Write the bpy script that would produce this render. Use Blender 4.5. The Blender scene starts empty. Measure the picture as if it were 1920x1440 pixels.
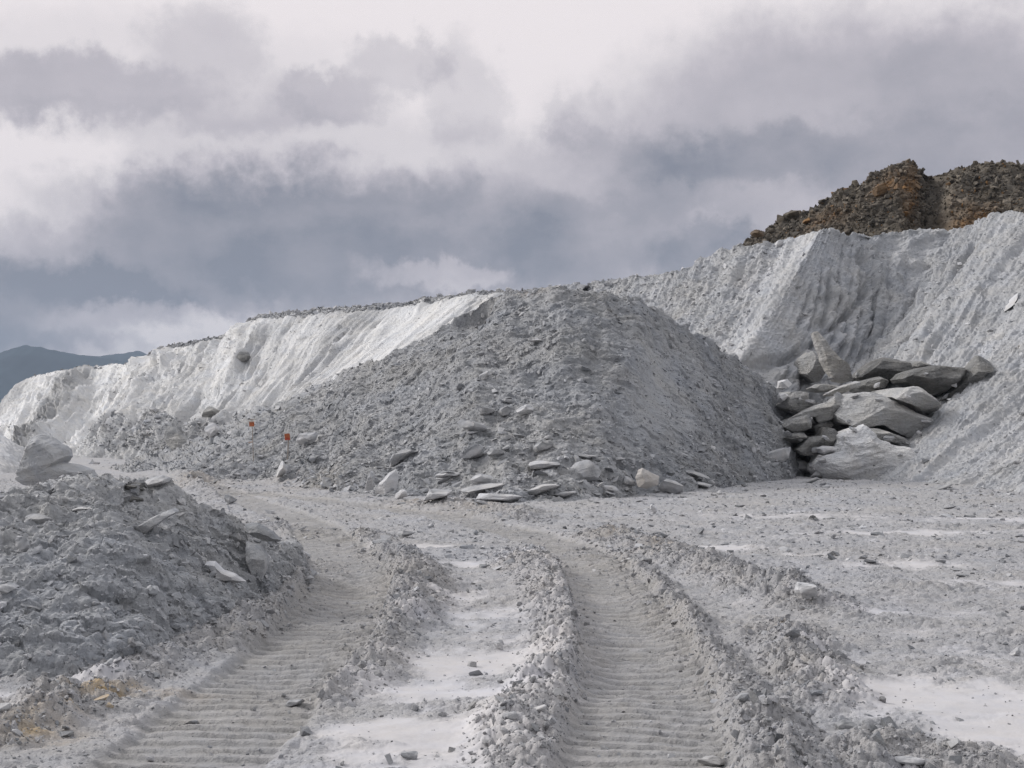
import bpy, bmesh, math, random
import numpy as np

random.seed(7)
np.random.seed(7)
sc = bpy.context.scene
COL = sc.collection

# ---------------------------------------------------------------- camera
FPX = 2700.0          # focal length in pixels of the 1920 px wide photograph
HZ = 800.0            # row of the horizon
CAMH = 1.7            # eye height
cam = bpy.data.cameras.new("camera")
cam.sensor_width = 36.0
cam.lens = 36.0 * FPX / 1920.0
cam.shift_y = (HZ - 720.0) / 1920.0
cam.clip_start = 0.1
cam.clip_end = 40000.0
cam_o = bpy.data.objects.new("camera", cam)
cam_o.location = (0, 0, CAMH)
cam_o.rotation_euler = (math.radians(90), 0, 0)
COL.objects.link(cam_o)
sc.camera = cam_o

# ---------------------------------------------------------------- light
SUN_EL, SUN_AZ = 33.0, -68.0      # azimuth from the view direction (+Y), negative to the left
sun = bpy.data.lights.new("sun", 'SUN')
sun.energy = 1.5
sun.angle = math.radians(10)
sun.color = (1.0, 0.97, 0.93)
sun_o = bpy.data.objects.new("sun", sun)
sun_o.rotation_euler = (math.radians(90 - SUN_EL), 0, math.radians(-SUN_AZ + 180))
COL.objects.link(sun_o)

sc.view_settings.view_transform = 'Standard'
sc.view_settings.look = 'None'
sc.view_settings.exposure = 0.17
sc.view_settings.gamma = 1.0
sc.view_settings.use_curve_mapping = False
sc.cycles.max_bounces = 5
sc.cycles.diffuse_bounces = 3
sc.cycles.glossy_bounces = 2
sc.cycles.volume_bounces = 0
sc.cycles.use_denoising = True
sc.cycles.denoiser = 'OPENIMAGEDENOISE'
sc.cycles.denoising_input_passes = 'RGB_ALBEDO_NORMAL'
sc.cycles.denoising_prefilter = 'NONE'
sc.cycles.use_adaptive_sampling = True


class NT:
    """small helper to wire node trees"""
    def __init__(self, tree):
        self.t = tree
        tree.nodes.clear()

    def n(self, kind, **kw):
        nd = self.t.nodes.new(kind)
        for k, v in kw.items():
            setattr(nd, k, v)
        return nd

    def put(self, sock, v):
        if v is None:
            return
        if isinstance(v, bpy.types.NodeSocket):
            self.t.links.new(v, sock)
        else:
            sock.default_value = v

    def math(self, op, a, b=None, c=None, clamp=False):
        nd = self.n('ShaderNodeMath', operation=op, use_clamp=clamp)
        for i, v in enumerate((a, b, c)):
            self.put(nd.inputs[i], v)
        return nd.outputs[0]

    def vec(self, op, a, b=None, scale=None):
        nd = self.n('ShaderNodeVectorMath', operation=op)
        self.put(nd.inputs[0], a)
        if b is not None:
            self.put(nd.inputs[1], b)
        if scale is not None:
            self.put(nd.inputs[3], scale)
        return nd.outputs[1] if op in ('LENGTH', 'DISTANCE', 'DOT_PRODUCT') else nd.outputs[0]

    def noise(self, vec, scale, detail=4.0, rough=0.55, dist=0.0, color=False):
        nd = self.n('ShaderNodeTexNoise')
        self.put(nd.inputs['Vector'], vec)
        nd.inputs['Scale'].default_value = scale
        nd.inputs['Detail'].default_value = detail
        nd.inputs['Roughness'].default_value = rough
        nd.inputs['Distortion'].default_value = dist
        return nd.outputs['Color'] if color else nd.outputs['Fac']

    def rng(self, v, a, b, c, d, smooth=True):
        nd = self.n('ShaderNodeMapRange')
        nd.interpolation_type = 'SMOOTHSTEP' if smooth else 'LINEAR'
        self.put(nd.inputs[0], v)
        for i, q in enumerate((a, b, c, d)):
            nd.inputs[1 + i].default_value = q
        return nd.outputs[0]

    def mix(self, f, a, b, mode='MIX'):
        nd = self.n('ShaderNodeMix', data_type='RGBA', blend_type=mode)
        self.put(nd.inputs[0], f)
        self.put(nd.inputs[6], a if isinstance(a, bpy.types.NodeSocket) else (*a, 1))
        self.put(nd.inputs[7], b if isinstance(b, bpy.types.NodeSocket) else (*b, 1))
        return nd.outputs[2]

    def ramp(self, f, stops):
        nd = self.n('ShaderNodeValToRGB')
        el = nd.color_ramp.elements
        while len(el) < len(stops):
            el.new(0.5)
        for e, (p, c) in zip(el, stops):
            e.position = p
            e.color = (*c, 1)
        self.put(nd.inputs[0], f)
        return nd.outputs[0]


# ---------------------------------------------------------------- sky: cloud deck over a clear-sky model
world = bpy.data.worlds.new("World")
sc.world = world
world.use_nodes = True
w = NT(world.node_tree)
WS = 0.1
tc = w.n('ShaderNodeTexCoord')
sep = w.n('ShaderNodeSeparateXYZ')
w.put(sep.inputs[0], tc.outputs['Generated'])
az = w.math('ARCTAN2', sep.outputs[0], sep.outputs[1])
el = w.math('ARCSINE', sep.outputs[2])
ang = w.n('ShaderNodeCombineXYZ')
w.put(ang.inputs[0], az)
w.put(ang.inputs[1], el)
angv = ang.outputs[0]
# billowing edges: the sky direction is pushed about by noise at three scales
w1 = w.vec('SUBTRACT', w.noise(angv, 7.0, 5, 0.55, color=True), (0.5, 0.5, 0.5))
w2 = w.vec('SUBTRACT', w.noise(angv, 26.0, 6, 0.62, color=True), (0.5, 0.5, 0.5))
wa = w.vec('ADD', angv, w.vec('MULTIPLY', w1, (0.085, 0.045, 0)))
wa = w.vec('ADD', wa, w.vec('MULTIPLY', w2, (0.06, 0.046, 0)))
w3 = w.vec('SUBTRACT', w.noise(angv, 75.0, 5, 0.65, color=True), (0.5, 0.5, 0.5))
wa = w.vec('ADD', wa, w.vec('MULTIPLY', w3, (0.028, 0.022, 0)))
wa = w.vec('MULTIPLY', wa, (1, 1, 0))


def A(px, py):
    return ((px - 960) / FPX, (HZ - py) / FPX)


# centre px, centre py, half width, half height, weight (grey-blue cloud depth; negative = sunlit cloud)
CLOUDS = [
    (150, 205, 300, 75, 0.38), (400, 120, 130, 110, 0.20), (600, 205, 150, 60, 0.32),
    (745, 140, 120, 60, 0.24), (870, 185, 110, 130, 0.20), (430, 250, 150, 60, 0.16),
    (1100, 240, 60, 70, 0.12),
    (560, 480, 760, 180, 0.68), (380, 430, 240, 120, 0.16), (640, 490, 300, 90, 0.22), (1180, 470, 360, 120, 0.36),
    (60, 590, 420, 110, 0.64), (-80, 660, 500, 90, 0.30), (60, 360, 300, 110, -0.22), (70, 470, 120, 90, -0.12), (640, 320, 1100, 110, 0.17), (300, 180, 520, 150, 0.10),
    (1600, 260, 600, 260, 0.50), (1700, 320, 460, 100, 0.17), (1420, 310, 260, 70, 0.14), (1850, 170, 260, 130, 0.1),
    (1330, 490, 170, 70, 0.40), (1640, 420, 560, 70, 0.10), (1130, 330, 240, 100, 0.18),
    (1450, 400, 200, 45, -0.09), (1330, 440, 60, 40, -0.14),
    (330, 615, 260, 52, -0.50), (830, 515, 170, 40, -0.42), (480, 585, 130, 40, -0.15), (840, 360, 70, 70, 0.12),
    (2300, 300, 400, 250, 0.4), (-500, 420, 400, 200, 0.5),
]
dens = None
for (cx, cy, rx, ry, wt) in CLOUDS:
    ax, ay = A(cx, cy)
    q = w.vec('SUBTRACT', wa, (ax, ay, 0))
    q = w.vec('MULTIPLY', q, (FPX / rx, FPX / ry, 0))
    r = w.vec('LENGTH', q)
    f = w.rng(r, 0.50, 1.06, wt, 0.0)
    dens = f if dens is None else w.math('ADD', dens, f)
fine = w.noise(w.vec('MULTIPLY', angv, (1, 1.5, 1)), 13.0, 9, 0.62)
dens = w.math('ADD', dens, w.math('MULTIPLY', w.math('SUBTRACT', fine, 0.5), w.math('ADD', w.math('MULTIPLY', dens, 0.8), 0.05)))
dens = w.math('MULTIPLY', dens, 0.98, clamp=True)
cl = w.ramp(dens, [(0.0, (0.81, 0.755, 0.765)), (0.18, (0.67, 0.63, 0.65)), (0.42, (0.50, 0.468, 0.505)),
                   (0.68, (0.345, 0.332, 0.372)), (1.0, (0.20, 0.21, 0.255))])
# rest of the deck (overhead, behind the camera): broken bright cloud
n3 = w.noise(tc.outputs['Generated'], 3.0, 6, 0.6)
gen = w.ramp(n3, [(0.35, (0.88, 0.87, 0.89)), (0.62, (0.54, 0.55, 0.59))])
gen = w.mix(1.0, gen, w.mix(w.rng(sep.outputs[1], -0.7, 0.1, 1.0, 0.0), (1.12, 1.12, 1.12), (0.55, 0.56, 0.58)), 'MULTIPLY')      # unseen sky behind the camera darkened to strengthen the relief shading
front = w.math('MULTIPLY', w.rng(el, 0.30, 0.50, 1.0, 0.0), w.rng(w.math('ABSOLUTE', az), 0.6, 1.0, 1.0, 0.0))
cl = w.mix(front, gen, cl)
# brighter veil of cloud round the hidden sun
sv = (math.sin(math.radians(SUN_AZ)) * math.cos(math.radians(SUN_EL)),
      math.cos(math.radians(SUN_AZ)) * math.cos(math.radians(SUN_EL)), math.sin(math.radians(SUN_EL)))
dt = w.vec('DOT_PRODUCT', tc.outputs['Generated'], sv)
veil = w.rng(dt, 0.72, 0.99, 0.0, 1.2)
cl = w.mix(1.0, cl, w.mix(veil, (0, 0, 0), (1.0, 0.95, 0.9)), 'ADD')
cl = w.mix(1.0, cl, (10, 10, 10), 'MULTIPLY')
sky = w.n('ShaderNodeTexSky', sky_type='NISHITA')
sky.sun_disc = False
sky.sun_elevation = math.radians(SUN_EL)
sky.sun_rotation = math.radians(SUN_AZ)
cover = w.rng(n3, 0.30, 0.42, 0.85, 1.0)
cover = w.math('MAXIMUM', cover, front)
full = w.mix(cover, sky.outputs[0], cl)
low = w.rng(el, -0.06, -0.01, 1.0, 0.0)
full = w.mix(low, full, (2.6, 2.6, 2.7))
bg = w.n('ShaderNodeBackground')
bg.inputs[1].default_value = WS
w.put(bg.inputs[0], full)
out = w.n('ShaderNodeOutputWorld')
w.put(out.inputs[0], bg.outputs[0])


# ---------------------------------------------------------------- numeric noise
def _h(ix, iy, seed):
    h = (ix.astype(np.uint32) * np.uint32(374761393) + iy.astype(np.uint32) * np.uint32(668265263)
         + np.uint32((seed * 974634777) & 0xffffffff))
    h = (h ^ (h >> np.uint32(13))) * np.uint32(1274126177)
    h = h ^ (h >> np.uint32(16))
    return h


def perlin(x, y, seed=0):
    x = np.asarray(x, np.float32); y = np.asarray(y, np.float32)
    xi = np.floor(x); yi = np.floor(y)
    fx = x - xi; fy = y - yi
    ix = xi.astype(np.int64); iy = yi.astype(np.int64)
    u = fx * fx * fx * (fx * (fx * 6 - 15) + 10)
    v = fy * fy * fy * (fy * (fy * 6 - 15) + 10)

    def g(dx, dy):
        a = _h(ix + dx, iy + dy, seed).astype(np.float32) * np.float32(2 * math.pi / 4294967296.0)
        return np.cos(a) * (fx - dx) + np.sin(a) * (fy - dy)
    a = g(0, 0); b = g(1, 0); c = g(0, 1); d = g(1, 1)
    return (a + (b - a) * u + (c - a) * v + (a - b - c + d) * u * v) * 1.5


def fbm(x, y, seed=0, oc=4, gain=0.5, ridged=False):
    s = 0; a = 1.0; t = 0
    for i in range(oc):
        p = perlin(x * 2.03 ** i + 17.3 * i, y * 2.03 ** i - 9.1 * i, seed + i)
        if ridged:
            p = 1 - 2 * np.abs(p)
        s = s + a * p; t += a; a *= gain
    return s / t


def worley(x, y, seed=0):
    """distance to the nearest of one jittered point per cell, and that cell's random value"""
    xi = np.floor(x); yi = np.floor(y)
    best = np.full(np.shape(x), 9.0, np.float32); rnd = np.zeros(np.shape(x), np.float32)
    for dx in (-1, 0, 1):
        for dy in (-1, 0, 1):
            cx = xi + dx; cy = yi + dy
            h = _h(cx.astype(np.int64), cy.astype(np.int64), seed)
            jx = (h & np.uint32(0xffff)).astype(np.float32) / 65536.0
            jy = (h >> np.uint32(16)).astype(np.float32) / 65536.0
            d = (cx + jx - x) ** 2 + (cy + jy - y) ** 2
            m = d < best
            best = np.where(m, d, best)
            rnd = np.where(m, (jx * 7.13 + jy * 3.7) % 1.0, rnd)
    return np.sqrt(best), rnd


def clods(x, y, seed):
    d, r = worley(x, y, seed)
    return np.clip(1 - d * (1.15 + 0.9 * r), 0, 1) ** 0.7 * (0.35 + 0.65 * r)


def domes(x, y, seed):
    """rounded lumps, one per cell"""
    d, r = worley(x, y, seed)
    q = 0.34 + 0.36 * r
    return np.sqrt(np.clip(1 - (d / q) ** 2, 0, 1)) * q * 1.5


def shards(x, y, seed):
    """broken blocks: every cell is a tilted facet at a height of its own"""
    d, r = worley(x, y, seed)
    d2, r2 = worley(x * 2.3 + 5, y * 2.3 - 3, seed + 1)
    return (r - 0.5) * np.clip(1.25 - d * .6, 0, 1) + 0.45 * (r2 - 0.5)


def sstep(a, b, x):
    t = np.clip((x - a) / (b - a), 0, 1)
    return t * t * (3 - 2 * t)


# ---------------------------------------------------------------- materials
def talc(name, dark, light, ochre=(0.42, 0.30, 0.15), rough=0.8, spec=0.3, var=0.35, bump=(0.02, 0.006),
         scales=(6.0, 28.0, 2.0), bstr=0.8, calm=False, cracks=False):
    dark, light = ([q * t_ for q, t_ in zip(k_, (0.985, 1.0, 1.018))] for k_ in (dark, light))
    m = bpy.data.materials.new(name)
    m.use_nodes = True
    t = NT(m.node_tree)
    co = t.n('ShaderNodeTexCoord').outputs['Object']
    at = t.n('ShaderNodeAttribute', attribute_name='tone').outputs['Fac']
    oc = t.n('ShaderNodeAttribute', attribute_name='ochre').outputs['Fac']
    n1 = t.noise(co, scales[0], 6, 0.65)
    n2 = t.noise(co, scales[1], 4, 0.6)
    n3_ = t.noise(co, scales[2] * 0.35, 3, 0.5)
    f = t.math('ADD', at, t.math('MULTIPLY', t.math('SUBTRACT', n1, 0.5), var))
    f = t.math('ADD', f, t.math('MULTIPLY', t.math('SUBTRACT', n2, 0.5), var))
    f = t.math('ADD', f, t.math('MULTIPLY', t.math('SUBTRACT', n3_, 0.5), var * 0.8), clamp=True)
    c = t.mix(f, dark, light)
    hue = t.math('ADD', t.math('MULTIPLY', t.noise(co, 0.45, 4, 0.6), 0.6), t.math('MULTIPLY', t.noise(co, scales[0] * .6, 3, 0.6), 0.4))
    c = t.mix(1.0, c, t.ramp(hue, [(0.34, (0.972, 0.99, 1.022)), (0.66, (1.032, 1.0, 0.945))]), 'MULTIPLY')
    if cracks:      # bedding lines and open cracks
        st = t.noise(t.vec('MULTIPLY', co, (0.9, 0.9, 5.0)), 2.2, 6, 0.65, 0.6)
        c = t.mix(t.rng(t.math('ABSOLUTE', t.math('SUBTRACT', st, 0.5)), 0.0, 0.02, 0.38, 0.0), c, [q * .35 for q in dark])
        n1 = t.math('ADD', n1, t.math('MULTIPLY', st, 1.2))
    c = t.mix(oc, c, ochre)
    if calm:      # dried slurry is smooth
        bstr = t.rng(at, 0.55, 0.85, bstr, 0.10)
    b1 = t.n('ShaderNodeBump')
    t.put(b1.inputs['Strength'], bstr)
    b1.inputs['Distance'].default_value = bump[0]
    t.put(b1.inputs['Height'], n1)
    b2 = t.n('ShaderNodeBump')
    t.put(b2.inputs['Strength'], bstr)
    b2.inputs['Distance'].default_value = bump[1]
    t.put(b2.inputs['Height'], n2)
    t.put(b2.inputs['Normal'], b1.outputs[0])
    p = t.n('ShaderNodeBsdfPrincipled')
    t.put(p.inputs['Base Color'], c)
    t.put(p.inputs['Normal'], b2.outputs[0])
    p.inputs['Roughness'].default_value = rough
    p.inputs['Specular IOR Level'].default_value = spec
    o = t.n('ShaderNodeOutputMaterial')
    t.put(o.inputs[0], p.outputs[0])
    return m


M = {}
M['ground'] = talc('talc mud', (0.25, 0.252, 0.255), (0.60, 0.58, 0.59), bump=(0.05, 0.02), scales=(9, 45, 2.0), var=0.22, calm=True)
M['heap'] = talc('crushed talc', (0.22, 0.225, 0.235), (0.52, 0.515, 0.52), bump=(0.12, 0.06), scales=(3.2, 11, 1.0), var=0.30)
M['near_heap'] = talc('damp crushed talc', (0.19, 0.195, 0.205), (0.53, 0.53, 0.54), bump=(0.06, 0.025), scales=(6, 26, 1.6), var=0.30)
M['face'] = talc('white talc face', (0.21, 0.21, 0.215), (0.77, 0.76, 0.755), rough=0.5, spec=0.5, bump=(0.20, 0.09), scales=(2.4, 10, 0.6), var=0.30)
M['hill'] = talc('grey white talc slope', (0.26, 0.265, 0.275), (0.70, 0.69, 0.695), rough=0.7, bump=(0.12, 0.05), scales=(1.8, 7, 0.7), var=0.30)
M['stone'] = talc('talc stone', (0.19, 0.195, 0.205), (0.66, 0.65, 0.655), bump=(0.03, 0.01), scales=(5, 24, 2.0), var=0.25)
M['boulder'] = talc('grey schist boulder', (0.135, 0.132, 0.127), (0.54, 0.53, 0.52), bump=(0.16, 0.06), scales=(2.2, 9, 0.8), var=0.40, cracks=True)
M['white_boulder'] = talc('white talc boulder', (0.42, 0.42, 0.42), (0.82, 0.81, 0.81), bump=(0.16, 0.06), scales=(2.2, 9, 0.8), var=0.3, cracks=True)
M['brown'] = talc('brown waste rock', (0.040, 0.034, 0.027), (0.23, 0.195, 0.155), ochre=(0.24, 0.125, 0.042), bump=(0.2, 0.08), scales=(1.2, 4.5, 0.5), var=0.45)


# ---------------------------------------------------------------- object helpers
def tag(o, label=None, cat=None, group=None, kind=None):
    if label: o['label'] = label
    if cat: o['category'] = cat
    if group: o['group'] = group
    if kind: o['kind'] = kind
    return o


def np_mesh(name, verts, faces, attrs=None, smooth=True):
    me = bpy.data.meshes.new(name)
    verts = np.ascontiguousarray(verts, np.float32).reshape(-1, 3)
    faces = np.ascontiguousarray(faces, np.int32)
    n, k = faces.shape
    me.vertices.add(len(verts))
    me.vertices.foreach_set('co', verts.ravel())
    me.loops.add(n * k)
    me.loops.foreach_set('vertex_index', faces.ravel())
    me.polygons.add(n)
    me.polygons.foreach_set('loop_start', np.arange(0, n * k, k, dtype=np.int32))
    me.polygons.foreach_set('use_smooth', np.full(n, smooth, bool))
    for an, av in (attrs or {}).items():
        a = me.attributes.new(an, 'FLOAT', 'POINT')
        a.data.foreach_set('value', np.ascontiguousarray(av, np.float32).ravel())
    me.update(calc_edges=True)
    return me


def add_obj(name, me, mat, parent=None):
    o = bpy.data.objects.new(name, me)
    if mat is not None and not me.materials:
        me.materials.append(mat)
    COL.objects.link(o)
    if parent is not None:
        o.parent = parent
    return o


def grid_faces(nr, nc):
    i = np.arange(nr * nc, dtype=np.int32).reshape(nr, nc)
    return np.stack([i[:-1, :-1], i[:-1, 1:], i[1:, 1:], i[1:, :-1]], -1).reshape(-1, 4)


def W(px, py, Y):
    return np.array([(px - 960) / FPX * Y, Y, CAMH + (HZ - py) / FPX * Y])


def G(px, py):
    """point of the level ground seen at that place"""
    return W(px, py, CAMH * FPX / (py - HZ))


def normals(P):
    du = np.gradient(P, axis=1); dv = np.gradient(P, axis=0)
    n = np.cross(du, dv)
    n /= np.linalg.norm(n, axis=2, keepdims=True) + 1e-9
    return n


# depth of the nearest surface along each direction, for setting stones down on what is built
ZW, ZH = 640, 480
zbuf = np.full((ZH, ZW), 1e9, np.float32)


def zput(P):
    p = P.reshape(-1, 3)
    p = p[p[:, 1] > 2]
    ix = ((960 + FPX * p[:, 0] / p[:, 1]) * ZW / 1920).astype(int)
    iy = ((HZ - FPX * (p[:, 2] - CAMH) / p[:, 1]) * ZH / 1440).astype(int)
    k = (ix >= 0) & (ix < ZW) & (iy >= 0) & (iy < ZH)
    np.minimum.at(zbuf, (iy[k], ix[k]), p[k, 1].astype(np.float32))


def zget(px, py):
    ix = int(np.clip(px * ZW / 1920, 1, ZW - 2)); iy = int(np.clip(py * ZH / 1440, 1, ZH - 2))
    v = zbuf[iy - 1:iy + 2, ix - 1:ix + 2]
    v = v[v < 1e8]
    return float(np.median(v)) if len(v) else 50.0


# ---------------------------------------------------------------- lofted slopes
def smooth1(a, k):
    if k < 1:
        return a
    ker = np.exp(-np.linspace(-2, 2, 2 * k + 1) ** 2); ker /= ker.sum()
    pad = np.concatenate([np.repeat(a[:1], k, 0), a, np.repeat(a[-1:], k, 0)])
    return np.stack([np.convolve(pad[:, i], ker, 'valid') for i in range(a.shape[1])], 1)


def loft(ctrl, nu, nv, back, nb=40, ext=0.12, conc=0.0, sm=6, warp=None):
    """ctrl: (crest px, py, depth, foot px, py, depth). back: list of (run, drop) behind the crest, or function of t"""
    c = np.array(ctrl, float)
    st = np.hypot(np.diff(c[:, 0]), np.diff(c[:, 1])) + np.hypot(np.diff(c[:, 3]), np.diff(c[:, 4])) * 0.6 + 4
    t = np.concatenate([[0], np.cumsum(st)]); t /= t[-1]
    tu = np.linspace(0, 1, nu)
    C = np.array([W(*r[:3]) for r in c]); F = np.array([W(*r[3:]) for r in c])
    Cu = smooth1(np.stack([np.interp(tu, t, C[:, i]) for i in range(3)], 1), sm)
    Fu = smooth1(np.stack([np.interp(tu, t, F[:, i]) for i in range(3)], 1), sm * 3)
    cpx = np.interp(tu, t, c[:, 0])
    ne = max(4, int(nv * ext))
    vf = np.linspace(0, 1 + ext, nv + ne)
    P = Cu[None] + (Fu - Cu)[None] * vf[:, None, None]
    H = (Cu - Fu)[:, 2]
    P[..., 2] -= conc * H[None] * np.sin(np.pi * np.clip(vf, 0, 1))[:, None]
    run = (Cu - Fu)[:, :2]
    run = smooth1(run / (np.linalg.norm(run, axis=1, keepdims=True) + 1e-9), 40)
    run /= np.linalg.norm(run, axis=1, keepdims=True) + 1e-9
    bk = np.linspace(1, 0, nb, endpoint=False)[:, None] ** 2
    L, drop = back
    L = np.interp(tu, np.linspace(0, 1, len(L)), L) if np.ndim(L) else np.full(nu, L)
    drop = np.interp(tu, np.linspace(0, 1, len(drop)), drop) if np.ndim(drop) else np.full(nu, drop)
    B = np.repeat(Cu[None], nb, 0).copy()
    B[..., 0] += bk * (L * run[:, 0])[None]
    B[..., 1] += bk * (L * run[:, 1])[None]
    B[..., 2] -= bk * drop[None]
    P = np.concatenate([B, P], 0)
    v = np.concatenate([-bk[:, 0], vf])
    for _ in range(6):      # soften the break of slope at the crest
        P[nb - 12:nb + 12] = (P[nb - 13:nb + 11] + 2 * P[nb - 12:nb + 12] + P[nb - 11:nb + 13]) / 4
    um = np.concatenate([[0], np.cumsum(np.linalg.norm(np.diff(P[nb + nv // 2], axis=0), axis=1))])
    vm = np.concatenate([np.zeros((1, nu)), np.cumsum(np.linalg.norm(np.diff(P, axis=0), axis=2), 0)])
    vm = vm - vm[nb:nb + 1]
    N = normals(P)
    if N[nb + nv // 2, :, 1].mean() > 0:
        N = -N
    U = np.repeat(um[None], P.shape[0], 0)
    return dict(P=P, N=N, U=U, V=vm, v=np.repeat(v[:, None], nu, 1), c=np.repeat(cpx[None], P.shape[0], 0), nb=nb, nv=nv)


def finish(name, S, D, tone, mat, ochre=None):
    D = D - D[S['nb'] - 4:S['nb'] + 16].mean()      # keep the skyline where it was measured
    S['P'] = S['P'] + S['N'] * D[..., None]
    S['N'] = normals(S['P'])
    if S['N'][S['nb'] + S['nv'] // 2, :, 1].mean() > 0:
        S['N'] = -S['N']
    at = {'tone': np.clip(tone, 0, 1)}
    at['ochre'] = np.zeros_like(tone) if ochre is None else ochre
    me = np_mesh(name, S['P'], grid_faces(*S['P'].shape[:2]), at)
    zput(S['P'])
    return add_obj(name, me, mat)


# ---------------------------------------------------------------- loose stones
def hull(pts):
    bm = bmesh.new()
    for p in pts:
        bm.verts.new(p)
    r = bmesh.ops.convex_hull(bm, input=bm.verts)
    bmesh.ops.delete(bm, geom=[g for g in r['geom_interior'] if isinstance(g, bmesh.types.BMVert)], context='VERTS')
    bmesh.ops.triangulate(bm, faces=bm.faces)
    bm.verts.index_update()
    v = np.array([q.co[:] for q in bm.verts]); f = np.array([[q.index for q in fc.verts] for fc in bm.faces])
    bm.free()
    return v, f


rs = np.random.RandomState(11)
CHIPS = []
for i in range(14):
    p = rs.uniform(-1, 1, (11, 3))
    p /= (np.abs(p) ** 3).sum(1, keepdims=True) ** (1 / 3)
    p *= rs.uniform(0.75, 1.0, (11, 1))
    CHIPS.append(hull(p * 0.5))


def frames(n, tilt, rs):
    """rotation matrices whose z follows n, tipped at random, with random heading"""
    k = len(n)
    z = n + rs.normal(0, tilt, (k, 3))
    z /= np.linalg.norm(z, axis=1, keepdims=True)
    a = rs.normal(0, 1, (k, 3))
    x = a - (a * z).sum(1, keepdims=True) * z
    x /= np.linalg.norm(x, axis=1, keepdims=True)
    y = np.cross(z, x)
    return np.stack([x, y, z], 2)


def chips_mesh(name, pts, R, dims, tone, ochre=None, seed=0):
    rs = np.random.RandomState(seed)
    pick = rs.randint(0, len(CHIPS), len(pts))
    VV, FF, TT, OO = [], [], [], []
    base = 0
    for i, (cv, cf) in enumerate(CHIPS):
        k = np.where(pick == i)[0]
        if not len(k):
            continue
        v = np.einsum('kij,kvj->kvi', R[k], cv[None] * dims[k][:, None, :]) + pts[k][:, None, :]
        nvt = len(cv)
        f = cf[None] + (np.arange(len(k)) * nvt)[:, None, None] + base
        VV.append(v.reshape(-1, 3)); FF.append(f.reshape(-1, 3))
        TT.append(np.repeat(tone[k], nvt))
        OO.append(np.repeat(ochre[k] if ochre is not None else np.zeros(len(k)), nvt))
        base += len(k) * nvt
    return np_mesh(name, np.concatenate(VV), np.concatenate(FF), {'tone': np.concatenate(TT), 'ochre': np.concatenate(OO)}, smooth=False)


def power(rs, n, lo, hi, a):
    u = rs.uniform(0, 1, n)
    return (lo ** -a + u * (hi ** -a - lo ** -a)) ** (-1 / a)


def sample_sheet(S, n, rs, vmin=0.0, vmax=1.05, weight=None):
    P = S['P']; nb = S['nb']
    d1 = np.linalg.norm(np.diff(P, axis=0)[:, :-1], axis=2); d2 = np.linalg.norm(np.diff(P, axis=1)[:-1], axis=2)
    ar = d1 * d2
    vv = S['v'][:-1, :-1]
    ar = ar * ((vv >= vmin) & (vv <= vmax))
    if weight is not None:
        ar = ar * weight[:-1, :-1]
    c = np.cumsum(ar.ravel()); c /= c[-1]
    idx = np.searchsorted(c, rs.uniform(0, 1, n))
    i, j = np.unravel_index(np.clip(idx, 0, ar.size - 1), ar.shape)
    return P[i, j], S['N'][i, j], i, j


SINGLES = []      # stones large enough in the picture to be things of their own: (apparent size, pos, R, dims, tone, area)


def strew(area, S, n, lo, hi, a, seed, parent, name, mat, singles, flat=(0.3, 0.6), tone=(0.1, 0.9), vmin=0.0, vmax=1.05,
          weight=None, tilt=0.5, up=0.4, ochre_p=0.0, sink=0.12, omap=None):
    rs = np.random.RandomState(seed)
    p, nn, i, j = sample_sheet(S, n, rs, vmin, vmax, weight)
    s = power(rs, n, lo, hi, a)
    dims = np.stack([s * rs.uniform(0.8, 1.4, n), s * rs.uniform(0.55, 1.0, n), s * rs.uniform(*flat, n)], 1)
    z = nn * (1 - up) + np.array([0, 0, up])
    R = frames(z, tilt, rs)
    tn = rs.uniform(*tone, n)
    oc = (rs.uniform(0, 1, n) < ochre_p) * rs.uniform(0.3, 1.0, n)
    if omap is not None:
        oc = np.clip(oc + omap[i, j] * rs.uniform(.3, 1.2, n), 0, .9)
    p = p + nn * (dims[:, 2:3] * (0.5 - sink * 2))
    app = s / p[:, 1]
    o = np.argsort(-app)
    inview = np.abs(p[o, 0] / p[o, 1]) * FPX < 950
    front = o[inview][:singles]
    rest = np.setdiff1d(np.arange(n), front)
    for q in front:
        SINGLES.append((app[q], p[q], R[q], dims[q], tn[q], oc[q], area, mat))
    ob = add_obj(name, chips_mesh(name, p[rest], R[rest], dims[rest], tn[rest], oc[rest], seed), mat, parent)
    if parent is not None or True:
        ob['kind'] = 'stuff'
    return ob

# ---------------------------------------------------------------- ground: level quarry floor with dozer tracks
def polyline(pts):
    return np.array([G(a, b)[:2] for a, b, *r in pts]), np.array([r for a, b, *r in pts], float)


def resample(p, at, step=0.12, k=10):
    d = np.concatenate([[0], np.cumsum(np.linalg.norm(np.diff(p, axis=0), axis=1))])
    n = max(8, int(d[-1] / step))
    s = np.linspace(0, d[-1], n)
    q = np.stack([np.interp(s, d, p[:, i]) for i in range(2)], 1)
    q = smooth1(q, k)
    a = np.stack([np.interp(s, d, at[:, i]) for i in range(at.shape[1])], 1) if at.size else np.zeros((n, 0))
    d2 = np.concatenate([[0], np.cumsum(np.linalg.norm(np.diff(q, axis=0), axis=1))])
    return q, a, d2


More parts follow.
